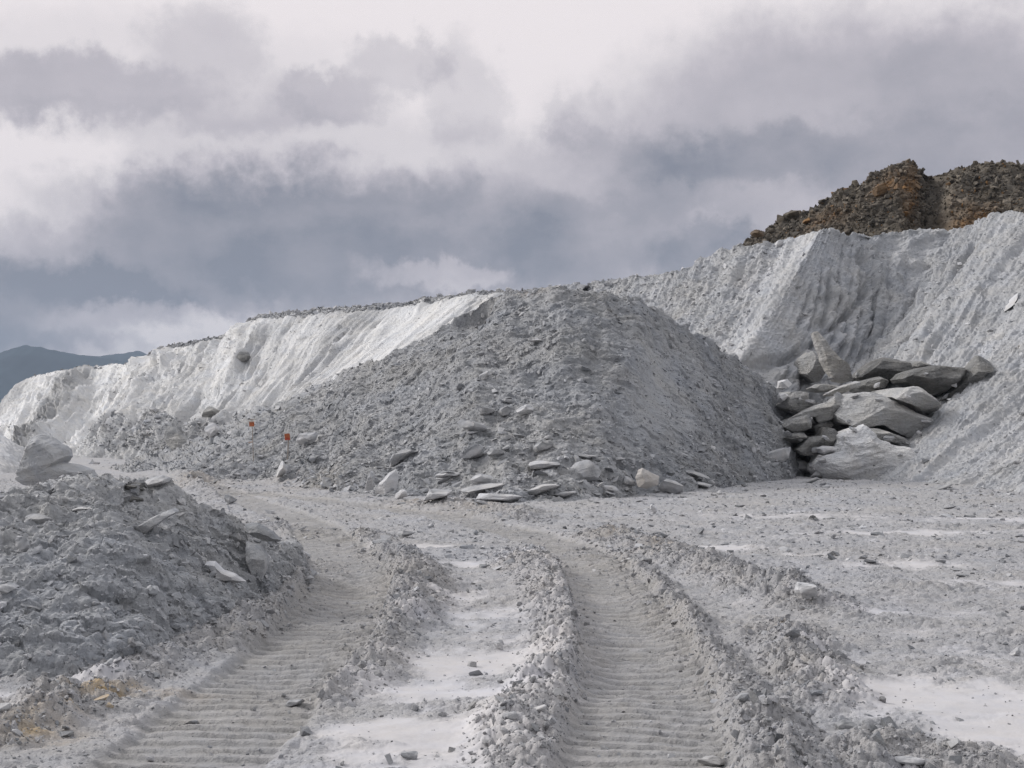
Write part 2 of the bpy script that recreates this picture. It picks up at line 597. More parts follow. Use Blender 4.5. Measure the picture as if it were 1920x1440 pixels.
def pdist(x, y, line, reach):
    """signed distance and arc length to a dense polyline, attributes at the nearest point"""
    q, a, d = line
    D = np.full(x.shape, 99.0, np.float32); S_ = np.zeros(x.shape, np.float32); I = np.zeros(x.shape, np.int32)
    tg = np.gradient(q, axis=0); tg /= np.linalg.norm(tg, axis=1, keepdims=True) + 1e-9
    m0 = (x > q[:, 0].min() - reach) & (x < q[:, 0].max() + reach) & (y > q[:, 1].min() - reach) & (y < q[:, 1].max() + reach)
    ii = np.where(m0.ravel())[0]
    if not len(ii):
        return D, S_, I
    X = x.ravel()[ii].astype(np.float32); Y = y.ravel()[ii].astype(np.float32)
    step = 4
    best = np.full(len(ii), 1e9, np.float32); bi = np.zeros(len(ii), np.int32)
    for k in range(0, len(q), step):
        dd = (X - q[k, 0]) ** 2 + (Y - q[k, 1]) ** 2
        mm = dd < best
        best[mm] = dd[mm]; bi[mm] = k
    b2 = bi.copy(); best = np.full(len(ii), 1e9, np.float32)
    for o in range(-step, step + 1):
        k = np.clip(bi + o, 0, len(q) - 1)
        dd = (X - q[k, 0]) ** 2 + (Y - q[k, 1]) ** 2
        mm = dd < best
        best[mm] = dd[mm]; b2[mm] = k[mm]
    rx = X - q[b2, 0]; ry = Y - q[b2, 1]
    tx = tg[b2, 0]; ty = tg[b2, 1]
    sd = rx * ty - ry * tx
    along = rx * tx + ry * ty
    end = ((b2 == 0) & (along < 0)) | ((b2 == len(q) - 1) & (along > 0))
    sd = np.where(end, np.sign(sd + 1e-9) * np.sqrt(rx * rx + ry * ry), sd)
    D.ravel()[ii] = sd; S_.ravel()[ii] = d[b2] + along; I.ravel()[ii] = b2
    return D, S_, I


TRACKS = [resample(*polyline([(120, 1560), (330, 1440), (480, 1300), (608, 1200), (660, 1100), (640, 1040), (585, 985), (450, 932), (380, 908)])),
          resample(*polyline([(1190, 1560), (1205, 1440), (1215, 1300), (1190, 1200), (1140, 1100), (1090, 1040), (985, 1000), (830, 967), (620, 940), (480, 925)]))]
# windrows squeezed out beside the tracks: px, py, height, half width
BERMS = [
    [(-60, 1400, .10, .25), (80, 1350, .12, .22), (200, 1285, .10, .22), (330, 1235, .10, .22), (460, 1190, .16, .25), (550, 1140, .22, .28), (592, 1085, .22, .3), (590, 1055, .14, .3)],
    [(690, 1250, .10, .22), (705, 1200, .16, .24), (745, 1150, .20, .30), (775, 1110, .24, .34), (765, 1075, .24, .34), (740, 1052, .12, .3), (690, 1020, .07, .3)],
    [(560, 1330, .04, .2), (640, 1290, .06, .2), (690, 1245, .08, .2)],
    [(980, 1440, .07, .2), (985, 1370, .10, .2), (1012, 1320, .14, .18), (1062, 1250, .17, .20), (1068, 1190, .17, .22), (1045, 1120, .17, .26), (1010, 1070, .15, .3), (970, 1040, .08, .3)],
    [(1475, 1520, .16, .22), (1455, 1420, .15, .2), (1420, 1350, .14, .18), (1345, 1270, .12, .18), (1275, 1185, .14, .20), (1220, 1110, .13, .22), (1175, 1070, .11, .25), (1090, 1030, .08, .3)],
    [(1545, 1330, .10, .22), (1520, 1280, .13, .24), (1480, 1225, .13, .24), (1450, 1190, .12, .26)],
    [(1560, 1150, .06, .3), (1505, 1140, .20, .34), (1450, 1112, .20, .34), (1370, 1085, .17, .34), (1285, 1055, .15, .36), (1190, 1022, .14, .4), (1125, 1005, .08, .4)],
    [(1600, 1440, .10, .25), (1690, 1425, .08, .3), (1800, 1435, .08, .3)],
    [(980, 975, .10, .5), (900, 955, .13, .6), (780, 945, .10, .6)],
    [(345, 893, .32, .5), (385, 918, .34, .5), (420, 930, .16, .5)],
    [(520, 985, .1, .4), (600, 1002, .1, .4), (680, 1010, .08, .4)],
    [(540, 905, .35, .7), (620, 908, .45, .8), (700, 915, .45, .8)],
]
BL = [resample(*polyline(b), k=6) for b in BERMS]
# pale dried slurry: px, py, half width, half height, strength
PALE = [(850, 1280, 160, 170, .6), (830, 1120, 120, 60, .5), (1720, 1180, 300, 90, .30), (1600, 1000, 420, 26, .28), (1500, 970, 300, 8, .5), (1700, 1060, 260, 9, .5), (620, 1400, 90, 60, .3), (1010, 1230, 60, 90, .3), (850, 1290, 170, 26, 1), (780, 1370, 170, 40, 1), (660, 1425, 130, 30, .8), (930, 1235, 110, 25, .8), (900, 1150, 130, 16, .8),
        (820, 1100, 90, 12, .5), (760, 1027, 80, 5, 1), (900, 1055, 130, 7, .6), (1320, 1027, 120, 6, 1), (1480, 1040, 120, 6, .5),
        (1760, 1310, 200, 45, 1.1), (1880, 1370, 160, 45, 1), (1610, 1320, 70, 22, .9), (1560, 1235, 90, 14, .6), (1650, 1145, 220, 9, .6),
        (1840, 1100, 200, 8, .55), (1700, 1000, 200, 4, .7), (1880, 975, 160, 4, .8), (1560, 1330, 80, 18, .5), (1800, 1215, 180, 9, .4),
        (60, 1310, 130, 16, 1), (180, 1285, 90, 9, .8), (20, 1345, 90, 10, .4), (1190, 1215, 40, 3, .5), (1450, 960, 160, 3, .4)]
OCHRE = [(190, 1312, 45, 12, .9), (280, 1300, 85, 8, .45), (60, 1385, 80, 16, .6), (120, 1355, 60, 8, .4), (790, 945, 60, 5, .25),
         (900, 958, 70, 6, .2), (1160, 1010, 50, 7, .3), (1470, 1205, 18, 8, .5), (640, 905, 90, 16, .18), (1240, 1035, 50, 8, .2), (380, 905, 40, 14, .2)]


def blobs(x, y, L):
    r = np.zeros(x.shape, np.float32)
    for px, py, rx, ry, s in L:
        g = G(px, py)
        gy = abs(G(px, py - ry)[1] - G(px, py + ry)[1]) * 0.5
        q = ((x - g[0]) / (rx / FPX * g[1])) ** 2 + ((y - g[1]) / gy) ** 2
        r = np.maximum(r, s * np.exp(-np.clip(q, 0, 30) * 0.9))
    return r


def ground_fn(x, y):
    near = sstep(70, 40, y)
    warp = fbm(x * 0.9, y * 0.9, 5, 4)
    pale = blobs(x + 0.25 * fbm(x * 1.5, y * 1.2, 61, 3), y + 0.5 * fbm(x * 1.1, y * 1.1, 63, 3), PALE)
    pale = pale + 0.75 * fbm(x * 1.6, y * 1.1, 71, 6, gain=.6) - 0.10
    smoothed = sstep(0.08, 0.72, pale)
    rough = (1 - 0.93 * smoothed)
    h = 0.05 * warp + 0.035 * fbm(x * 0.35, y * 0.35, 9, 3)
    tone = 0.45 + 0.42 * smoothed + 0.10 * fbm(x * .5, y * 3, 34, 4) + 0.12 * fbm(x * 2.5, y * 2.5, 33, 4)
    br = np.zeros_like(h); bmask = np.zeros_like(h)
    wx = x + 0.10 * fbm(x * 2.2, y * 2.2, 201, 3); wy = y + 0.10 * fbm(x * 2.2, y * 2.2, 207, 3)
    for k, L in enumerate(BL):
        d, s, i = pdist(wx, wy, L, 2.0)
        hh = L[1][i, 0]; ww = L[1][i, 1]
        e = np.exp(-(d / ww) ** 2)
        lump = 0.75 + 0.55 * fbm(x * 2.8, y * 2.8, 90 + k, 3)
        br = np.maximum(br, hh * e * lump)
        bmask = np.maximum(bmask, np.exp(-(d / (ww * 1.35)) ** 4) * np.clip(hh / 0.08, 0, 1))
    tr = np.zeros_like(h); trm = np.zeros_like(h); rib_light = np.zeros_like(h)
    for k, L in enumerate(TRACKS):
        d, s, i = pdist(x + 0.03 * fbm(x * 3, y * 3, 8, 2), y, L, 1.5)
        m = sstep(0.50, 0.40, np.abs(d))
        ss = s + 0.012 * fbm(x * 2.0, y * 2.0, 400 + k, 3) + 0.03 * fbm(x * 0.7, y * 0.7, 410 + k, 2)
        ph = (ss / 0.19) % 1.0
        bar = sstep(0, .10, ph) * (1 - .85 * ph)        # cleat prints: a sharp step, then a flat sole
        brk = np.clip(0.95 + 0.45 * fbm(x * 2.2, y * 1.5, 420 + k, 4), 0.2, 1.2)
        tr = np.where(m > 0, tr + m * (-0.055 + 0.030 * bar * brk), tr)
        trm = np.maximum(trm, m)
        rib_light = np.maximum(rib_light, m * bar * brk)
    bmask *= (1 - 0.55 * trm)
    rough = np.maximum(rough, bmask)
    rough = rough * (1 - 0.72 * trm)
    c1 = domes(x * 2.6, y * 2.6, 1) * sstep(-0.05, 0.3, fbm(x * .8, y * .8, 44, 3))
    c2 = domes(x * 6.5 + warp, y * 6.5, 2)
    c3 = domes(x * 15, y * 15, 3)
    c4 = domes(x * 32, y * 32, 4) * (y < 18)
    cl_ = 0.024 * c1 + 0.020 * c2 + 0.011 * c3 + 0.004 * c4
    h = h + br * (1 - trm * 0.6) + tr + rough * cl_ * (0.55 + 1.2 * sstep(-0.3, 0.5, fbm(x * 1.1, y * 1.1, 55, 3)))
    h = h + bmask * (0.045 * c1 + 0.034 * c2 + 0.018 * c3 + 0.006 * c4)
    h = h + 0.016 * fbm(x * 9, y * 9, 77, 4) * (1 - .6 * trm) * (1 - 0.9 * smoothed)
    # shallow ruts left by earlier passes over the floor on the right
    h = h + 0.02 * np.sin(y * 2.1 + 0.25 * x + 1.5 * fbm(x * .5, y * .5, 300, 2)) * sstep(2, 4, x) * near
    tone = tone - 0.36 * trm + 0.34 * rib_light + 0.06 * bmask * fbm(x, y, 500, 3) - 0.03 * bmask  # light on the rib tops, shade in their grooves, painted into the tone
    # the ridge between the two tracks has dried paler
    d, s, i = pdist(x, y, BL[3], 2.0)
    tone = tone + 0.22 * np.exp(-(d / 0.35) ** 2)
    oc = np.clip(blobs(x + .08 * fbm(x * 4, y * 4, 88, 2), y + .15 * fbm(x * 3, y * 3, 89, 2), OCHRE) * (0.7 + 1.0 * fbm(x * 6, y * 6, 83, 3)), 0, 1)
    oc = np.clip(oc + .06 * trm + .05 * bmask, 0, 1)
    return h * near, tone, oc, smoothed, trm, bmask


# fan of cells, finest where the floor is near and ahead; runs on to the horizon
sx = np.concatenate([-np.geomspace(6, 0.60, 24)[:-1], np.linspace(-0.59, 0.59, 1500), np.geomspace(0.60, 6, 24)[1:]])
yr = [3.0]
while yr[-1] < 9500:
    q = yr[-1]
    yr.append(q + (q * 0.0021 if 6.2 < q < 50 else q * (0.02 if q < 90 else 0.06)))
yr = np.array(yr)
Xg = (sx[None] * yr[:, None]).astype(np.float32); Yg = np.repeat(yr[:, None], len(sx), 1).astype(np.float32)
hg, tg_, og, smg, trg, bmg = ground_fn(Xg, Yg)
Pg = np.stack([Xg, Yg, hg], -1)
zput(Pg[(yr < 80)])
far = sstep(120, 400, Yg)
tg_ = tg_ * (1 - far) - 0.2 * far
ground = add_obj('ground', np_mesh('ground', Pg, grid_faces(*Xg.shape), {'tone': np.clip(tg_, 0, 1), 'ochre': og}), M['ground'])
tag(ground, 'rutted grey talc quarry floor with pale dried slurry and crawler tracks', 'ground', kind='structure')
gs = dict(P=Pg, N=normals(Pg), v=np.where((Yg > 6.2) & (Yg < 46) & (np.abs(Xg / Yg) < 0.60), 0.5, 9.0), nb=0)
gs['N'][gs['N'][..., 2] < 0] *= -1

# ---------------------------------------------------------------- left quarry face
S = loft([(-260, 826, 140, -340, 846, 115), (-40, 806, 134, -150, 843, 110), (4, 768, 131, -95, 843, 106), (42, 713, 128, -50, 845, 102), (62, 704, 126, -30, 846, 101),
          (120, 694, 122, 20, 848, 97), (215, 682, 115, 90, 850, 92),
          (272, 681, 110, 150, 852, 88), (291, 655, 106, 165, 855, 84), (350, 643, 102, 210, 857, 80), (428, 630, 97, 262, 860, 76), (448, 624, 95, 285, 862, 74),
          (483, 591, 92, 315, 864, 72), (560, 583, 88, 350, 867, 69), (660, 576, 84, 392, 869, 67), (740, 570, 81, 420, 870, 66), (800, 559, 79, 450, 872, 64),
          (910, 549, 76, 505, 874, 62), (985, 545, 74, 620, 876, 60), (1100, 536, 73, 800, 876, 60)], 820, 430, ([40, 40], [1.5, 0.5]), ext=0.2, sm=4)
u, v, c, vv = S['U'], S['V'], S['c'], S['v']
wv = v + 1.5 * fbm(u / 4, v / 4, 2, 2)
slick = np.exp(-((c - 850) / 95) ** 2) + 0.55 * np.exp(-((c - 620) / 45) ** 2)
slick = np.clip(slick, 0, 1) * sstep(0.03, 0.12, vv)
lumpy = np.exp(-((c - 370) / 90) ** 2)
low = sstep(-0.02, 0.16, vv)
uo = u
u = u + 0.5 * fbm(u / 3, v / 7, 71, 3) + .12 * fbm(u / .9, v / 1.6, 72, 2)
pat = sstep(-.25, .35, fbm(uo / 5, v / 6, 73, 3))
D = (1.5 * fbm(u / 6, wv / 22, 3, 3) * (1 - .6 * slick) + 0.75 * fbm(u / 2.6, wv / 20, 13, 4, ridged=True) * (1 - 0.85 * slick) * (.35 + .65 * (1 - pat))) * low
D += 0.24 * fbm(u / 0.7, wv / 9.0, 23, 4, ridged=True) * (1 - 0.75 * slick) * (.3 + .7 * low) + 0.09 * fbm(u / 0.3, wv / 2.6, 29, 4) * (1 - .5 * slick)
D += (.22 * shards(u / 1.3, wv / 5, 74) * pat + .10 * shards(u / .5, wv / 2.2, 76)) * (1 - .8 * slick) * (.3 + .7 * low)
D += lumpy * 0.22 * clods(u / 0.7, wv / 2.2, 31) * low
D += 0.25 * fbm(u / 1.5, v / 1.5, 35, 4) * sstep(0.62, 0.95, vv) + 0.10 * clods(u / 0.7, v / 0.6, 36) * sstep(0.6, 0.9, vv)
D += 0.22 * fbm(u / 0.9, v / 0.9, 41, 4) * np.exp(-(vv / 0.05) ** 2)
# darker buttresses at the far end stand between slick white chutes
chute = np.exp(-((c - 92) / 26) ** 2) + np.exp(-((c - 235) / 44) ** 2) + 0.5 * np.exp(-((c - 500) / 40) ** 2)
butt = np.exp(-((c - 25) / 28) ** 2) + np.exp(-((c - 162) / (14 + 22 * np.clip(vv, 0, 1))) ** 2)
D += 1.1 * butt * low * (0.7 + fbm(u / 2.0, wv / 5, 51, 4)) - 0.5 * chute * low
D += butt * 0.5 * fbm(u / .9, v / 1.6, 53, 4)
D *= .25 + .75 * sstep(30, 120, c)
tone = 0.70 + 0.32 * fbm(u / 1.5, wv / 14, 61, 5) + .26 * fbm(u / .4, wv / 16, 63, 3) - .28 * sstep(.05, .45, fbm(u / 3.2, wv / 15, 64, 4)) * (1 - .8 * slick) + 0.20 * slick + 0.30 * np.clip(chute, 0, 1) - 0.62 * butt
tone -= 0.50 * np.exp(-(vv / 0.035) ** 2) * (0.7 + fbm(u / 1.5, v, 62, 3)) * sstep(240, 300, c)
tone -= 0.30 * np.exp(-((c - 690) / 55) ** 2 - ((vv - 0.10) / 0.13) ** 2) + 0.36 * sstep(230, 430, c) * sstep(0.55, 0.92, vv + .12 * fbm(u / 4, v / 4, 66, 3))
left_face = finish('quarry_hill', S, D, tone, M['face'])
tag(left_face, 'bright white talc face falling down-left below a rubble rim', 'hill', kind='structure')
SA = S

# ---------------------------------------------------------------- grey scree at the foot of the face, running into the mound's left tail
S = loft([(130, 880, 80, 110, 884, 72), (220, 872, 75, 190, 886, 60), (290, 856, 71, 255, 888, 54), (360, 826, 69, 320, 891, 51.5), (430, 790, 66, 365, 894, 50), (500, 765, 63, 430, 896, 49), (570, 733, 60, 520, 896, 49),
          (640, 698, 58, 600, 890, 49), (700, 670, 57, 660, 880, 50)], 460, 200, ([8, 8], [3, 2]), sm=10, conc=.06)
u, v, c, vv = S['U'], S['V'], S['c'], S['v']
D = .5 * fbm(u / 3, v / 6, 701, 4) + .22 * fbm(u / 1, v / 1.4, 702, 4) + .2 * clods(u / .8, v / .8, 703) + .12 * clods(u / .35, v / .35, 704)
scree = finish('scree', S, D, .52 + .28 * fbm(u / 2, v / 5, 705, 4), M['heap'])
tag(scree, 'grey scree between the white face and the left tail of the central mound', 'scree', kind='structure')
SC = S

# ---------------------------------------------------------------- back hill with a sharp rib and a fluted bowl
S = loft([(960, 549, 76, 760, 880, 60), (1100, 534, 74, 900, 870, 60), (1230, 516, 72, 1040, 850, 59), (1275, 510, 71, 1100, 840, 58),
          (1310, 488, 71, 1150, 825, 57), (1350, 467, 71, 1190, 815, 56), (1400, 458, 70, 1230, 810, 55), (1470, 447, 70, 1280, 800, 54),
          (1540, 429, 68.5, 1323, 770, 53.4), (1552, 434, 69, 1430, 775, 55.5), (1572, 437, 69.5, 1490, 760, 57.2), (1612, 437, 70, 1555, 740, 59.7),
          (1662, 434, 71, 1612, 720, 61.5), (1722, 430, 71, 1670, 700, 62), (1785, 436, 71, 1720, 680, 62), (1900, 440, 72, 1840, 660, 62)],
         760, 430, ([45, 30], [0.3, 0.2]), ext=0.9, sm=3, conc=0.03)
u, v, c, vv = S['U'], S['V'], S['c'], S['v']
bowl = sstep(1545, 1585, c); nbowl = 1 - bowl
wv = v + 1.0 * fbm(u / 3, v / 3, 102, 2)
D = 0.35 * fbm(u / 5, wv / 9, 103, 3)
D += nbowl * (0.18 * fbm(u / 1.0, wv / 9, 113, 4, ridged=True) + 0.06 * fbm(u / .35, wv / 1.0, 114, 4))
D += nbowl * 0.14 * clods(u / 0.9, v / 1.2, 115) * sstep(1480, 1380, c)
fl = np.abs(np.sin((u + 0.35 * fbm(u / 2, v / 2.2, 121, 3) + 0.25 * np.sin(v / 1.7)) * np.pi / 0.95))
fm = sstep(0.10, 0.34, vv) * sstep(1543, 1560, c) * sstep(1760, 1680, c)
D += fm * (0.50 * fl ** 0.7 * (0.6 + 0.8 * fbm(u / 1.3, v / 1.3, 125, 3)) + 0.24 * clods(u / 0.8, v / 1.0, 126))
D += bowl * (0.38 * fbm(u / 1.6, v / 2.0, 131, 4) + 0.26 * clods(u / 0.9, v / 1.2, 133)) * (1 - 0.5 * fm)
D -= 0.5 * np.exp(-((c - 1582 - 60 * np.sin(vv * 5)) / 9) ** 2) * sstep(0.02, 0.2, vv)
D += .11 * shards(u / .9, wv / 2.2, 137) * (nbowl * .8 + bowl * (1 - .6 * fm))
D += 0.09 * fbm(u / .3, v / .3, 135, 3) + .05 * fbm(u / .13, v / .13, 136, 2)
tone = 0.36 + 0.28 * fbm(u / 2, wv / 5, 141, 4) + 0.15 * np.exp(-((c - 1500) / 55) ** 2)
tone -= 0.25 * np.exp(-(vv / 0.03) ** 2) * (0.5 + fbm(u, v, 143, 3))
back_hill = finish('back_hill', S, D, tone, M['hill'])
tag(back_hill, 'pale talc hill with a sharp sunlit rib and a fluted bowl behind the boulders', 'hill', kind='structure')
SB = S

# ---------------------------------------------------------------- right hill
S = loft([(1762, 476, 76, 1490, 770, 64), (1786, 440, 71.5, 1556, 764, 58), (1830, 416, 71, 1520, 830, 53.5), (1868, 403, 70, 1500, 880, 50), (1920, 396, 68, 1540, 893, 48), (2050, 385, 65, 1612, 900, 46),
          (2250, 368, 61, 1700, 908, 43.5), (2500, 352, 56, 1800, 918, 40), (2800, 335, 50, 1950, 932, 36), (3200, 320, 44, 2150, 960, 29.5)], 900, 520,
         ([35, 30], [0.4, 0.2]), ext=0.12, sm=6, conc=0.04)
u, v, c, vv = S['U'], S['V'], S['c'], S['v']
wv = v + 1.2 * fbm(u / 3, v / 3, 152, 2)
D = 0.55 * fbm(u / 4, wv / 14, 153, 3) + 0.17 * fbm(u / 1.6, wv / 10, 154, 4, ridged=True) + .13 * fbm(u / .7, wv / 18, 165, 3, ridged=True) + 0.07 * fbm(u / .6, wv / 1.6, 155, 4)
D += .11 * shards(u / .8, wv / 2.5, 148)
D += 0.05 * fbm(u / .3, v / .4, 146, 3) + .05 * fbm(u / .13, v / .13, 147, 2)
D += 0.13 * clods(u / .8, v / 1.1, 156) * sstep(-0.1, 0.3, fbm(u / 4, v / 4, 157, 3)) + 0.05 * clods(u / .3, v / .3, 158)
D += 0.6 * clods(u / 1.3, v / 1.8, 159) * np.exp(-((c - 1800) / 25) ** 2)
D -= .6 * np.exp(-((c - 1850) / 10) ** 2) * sstep(.03, .15, vv)
D += 0.5 * np.exp(-((c - 2300 - 40 * fbm(u / 3, v / 3, 161, 2)) / 22) ** 2) * sstep(0.2, 0.3, vv) * sstep(0.75, 0.5, vv)
tone = 0.31 + 0.28 * fbm(u / 1.8, wv / 9, 163, 4) + .2 * fbm(u / .45, wv / 7, 164, 3) + 0.06 * sstep(0.6, 0.95, vv)
right_hill = finish('right_hill', S, D, tone, M['hill'])
tag(right_hill, 'grey white talc slope streaked down-left on the right side', 'hill', kind='structure')
SD = S

# ---------------------------------------------------------------- brown waste heap on top of the back hill
S = loft([(1398, 466, 96, 1390, 490, 90), (1412, 448, 96, 1395, 488, 89), (1440, 430, 96, 1430, 486, 88), (1474, 408, 96, 1465, 486, 87), (1520, 388, 96, 1510, 486, 86), (1560, 371, 95, 1545, 486, 85), (1600, 350, 95, 1585, 486, 84),
          (1640, 325, 94, 1625, 486, 83), (1672, 313, 94, 1655, 486, 82), (1705, 310, 94, 1685, 486, 81.5), (1726, 320, 95, 1712, 486, 83.5), (1744, 331, 97, 1740, 486, 86), (1764, 322, 95, 1775, 486, 82), (1800, 314, 94, 1810, 486, 80), (1850, 311, 93, 1860, 486, 80),
          (1920, 314, 92, 1930, 486, 80), (2100, 306, 92, 2100, 486, 80), (2400, 330, 92, 2400, 486, 80)], 420, 220, ([26, 26], [14, 12]), sm=3)
u, v, c, vv = S['U'], S['V'], S['c'], S['v']
gully = np.exp(-((c - 1752 - 14 * vv) / 24) ** 2)
D = 0.8 * fbm(u / 4, v / 4, 172, 3) * (1 - .6 * gully) + 0.45 * clods(u / 1.1, v / 1.1, 173) * (1 - .85 * gully) + 0.25 * clods(u / .5, v / .5, 174) * (1 - .7 * gully)
tone = 0.34 + 0.35 * fbm(u / 3, v / 3, 175, 4) + 0.10 * gully + 0.35 * np.exp(-((c - 1790) / 14) ** 2 - ((vv - .45) / .25) ** 2)
och = np.exp(-((c - 1668) / 26) ** 2 - ((vv - .22) / .12) ** 2) + 0.8 * np.exp(-((c - 1710) / 12) ** 2 - ((vv - .33) / .25) ** 2)
och += 0.7 * np.exp(-((c - 1825) / 50) ** 2 - ((vv - .7) / .2) ** 2) + 0.35 * np.exp(-((c - 1560) / 40) ** 2 - ((vv - .45) / .2) ** 2)
och = np.clip(1.3 * och * (0.65 + 1.0 * fbm(u / 1.5, v / 1.5, 178, 3)), 0, 0.9)
brown_heap = finish('waste_rock_heap', S, D, tone, M['brown'], och)
tag(brown_heap, 'dark brown heap of waste rock with rusty patches above the white hill', 'heap')
SE, OE, GUL = S, och, gully

# ---------------------------------------------------------------- tall central mound
S = loft([(330, 890, 52, 322, 900, 46), (420, 850, 54, 415, 895, 47), (500, 797, 55, 520, 903, 44), (570, 752, 54, 580, 912, 41), (640, 706, 53, 625, 917, 39.5), (740, 660, 51, 700, 930, 35.5), (790, 637, 50, 760, 935, 34.5),
          (815, 622, 49.5, 790, 937, 34.2), (860, 592, 49, 835, 938, 33.8), (905, 560, 48.5, 870, 939, 33.5), (940, 548, 48, 910, 940, 33), (990, 547, 47, 960, 940, 33), (1050, 541, 45.5, 1010, 940, 33), (1120, 541, 45.5, 1100, 938, 33.5),
          (1190, 559, 46, 1200, 932, 35), (1250, 592, 47, 1290, 922, 37.5), (1310, 630, 48, 1370, 910, 41), (1400, 690, 50, 1440, 898, 45), (1470, 745, 52, 1490, 888, 49), (1530, 810, 54, 1530, 880, 53)],
         860, 470, ([3, 9, 9, 6], [1.0, 5, 5, 3]), ext=0.12, sm=24, conc=0.035)
u, v, c, vv = S['P'][..., 0], S['P'][..., 1] * 1.1 + S['P'][..., 2] * .5, S['c'], S['v']
U_, V_ = S['U'], S['V']
D = 0.55 * fbm(U_ / 4.5, V_ / 9, 180, 3) * sstep(0, .15, vv) + 0.14 * fbm(U_ / 1.6, V_ / 8, 181, 3, ridged=True) + 0.26 * fbm(u / 3.2, v / 4.5, 182, 4) + 0.12 * fbm(u / .9, v / 1.4, 183, 4)
D += 0.13 * clods(u / .55, v / .45, 184) * sstep(-.2, .3, fbm(u / 2, v / 2, 185, 3)) + 0.06 * clods(u / .22, v / .18, 186) + 0.03 * clods(u / .1, v / .1, 187)
D += .12 * shards(u / .5, v / .4, 177)
D += 0.12 * clods(u / .9, v / .6, 188) * sstep(.75, .95, vv)
# hollow between the mound and the spur behind its left shoulder
D -= 0.55 * np.exp(-((c - 880) / 36) ** 2) * sstep(0.0, .02, vv) * sstep(.22, .08, vv)
slide = np.exp(-((c - 1235 + 40 * vv) / 36) ** 2) * sstep(.12, .3, vv) * sstep(.85, .6, vv)
D *= 1 - 0.5 * slide
tone = 0.46 + 0.22 * fbm(u / 2.5, v / 3.5, 189, 4) + .26 * fbm(U_ / 1.3, V_ / 9, 190, 4) + 0.06 * slide
och = 0.20 * np.exp(-((c - 1000) / 45) ** 2 - (vv / .03) ** 2) + 0.12 * np.exp(-((c - 620) / 70) ** 2) * sstep(.8, 1, vv)
mound = finish('central_mound', S, D, tone, M['heap'], och)
tag(mound, 'tall grey mound of crushed talc in the middle of the quarry floor', 'mound')
SF = S

# ---------------------------------------------------------------- low mound in the left foreground
S = loft([(-330, 930, 12.5, -280, 1330, 8.7), (-100, 938, 12.5, -80, 1318, 8.9), (0, 938, 12.6, 0, 1302, 9.2), (60, 925, 12.8, 55, 1297, 9.3), (120, 908, 12.9, 110, 1292, 9.4), (180, 900, 13, 165, 1280, 9.6), (240, 900, 13.2, 220, 1268, 9.8), (330, 926, 13.6, 330, 1236, 10.5),
          (400, 957, 14.1, 425, 1204, 11.4), (470, 986, 14.6, 500, 1168, 12.5), (530, 1023, 15.2, 558, 1128, 14), (572, 1058, 15.9, 586, 1096, 15.5), (600, 1088, 16.2, 600, 1092, 16)],
         780, 520, ([14, 12, 8, 4, 1], [0.5, 0.4, 0.9, 0.7, .3]), ext=0.12, sm=10, conc=-0.10)
u, v, c, vv = S['P'][..., 0], S['P'][..., 1] * 1.05 + S['P'][..., 2] * .4, S['c'], S['v']
D = 0.20 * fbm(u / 1.6, v / 1.6, 192, 4) + 0.08 * fbm(u / .5, v / .5, 193, 4) + 0.11 * clods(u / .42, v / .36, 194) * sstep(-.2, .3, fbm(u / 1.1, v / 1.1, 195, 3))
D += 0.060 * clods(u / .17, v / .15, 196) + 0.028 * clods(u / .07, v / .07, 197) + 0.006 * clods(u / .03, v / .03, 198)
D += .07 * shards(u / .3, v / .26, 298)
D += 0.10 * clods(u / .5, v / .4, 199) * np.exp(-(vv / .12) ** 2) - 0.15 * sstep(.8, 1.05, vv) ** 2
tone = 0.50 + 0.30 * fbm(u / .7, v / .7, 291, 5) + 0.18 * sstep(.22, .0, vv) + 0.05 * sstep(300, 560, c)  # crest painted paler for the light its top catches
near = finish('low_mound', S, D, tone, M['near_heap'])
tag(near, 'low dark grey mound of crushed talc beside the left crawler track', 'mound')
SG = S

# ---------------------------------------------------------------- small mound at the far left
S = loft([(-220, 788, 62, -240, 903, 45), (-60, 798, 62, -70, 896, 48), (0, 813, 61.5, 0, 890, 51), (30, 830, 61, 40, 883, 55), (62, 856, 60.5, 76, 877, 59.5)], 160, 110, ([6, 5], [4, 2]), sm=5)
u, v = S['U'], S['V']
D = 0.2 * fbm(u / 2, v / 2, 295, 4) + .1 * clods(u / .5, v / .5, 296)
hl = finish('smooth_mound', S, D, 0.55 + .15 * fbm(u, v, 297, 3), M['hill'])
tag(hl, 'small smooth pale mound behind the grey block at the left edge', 'mound')


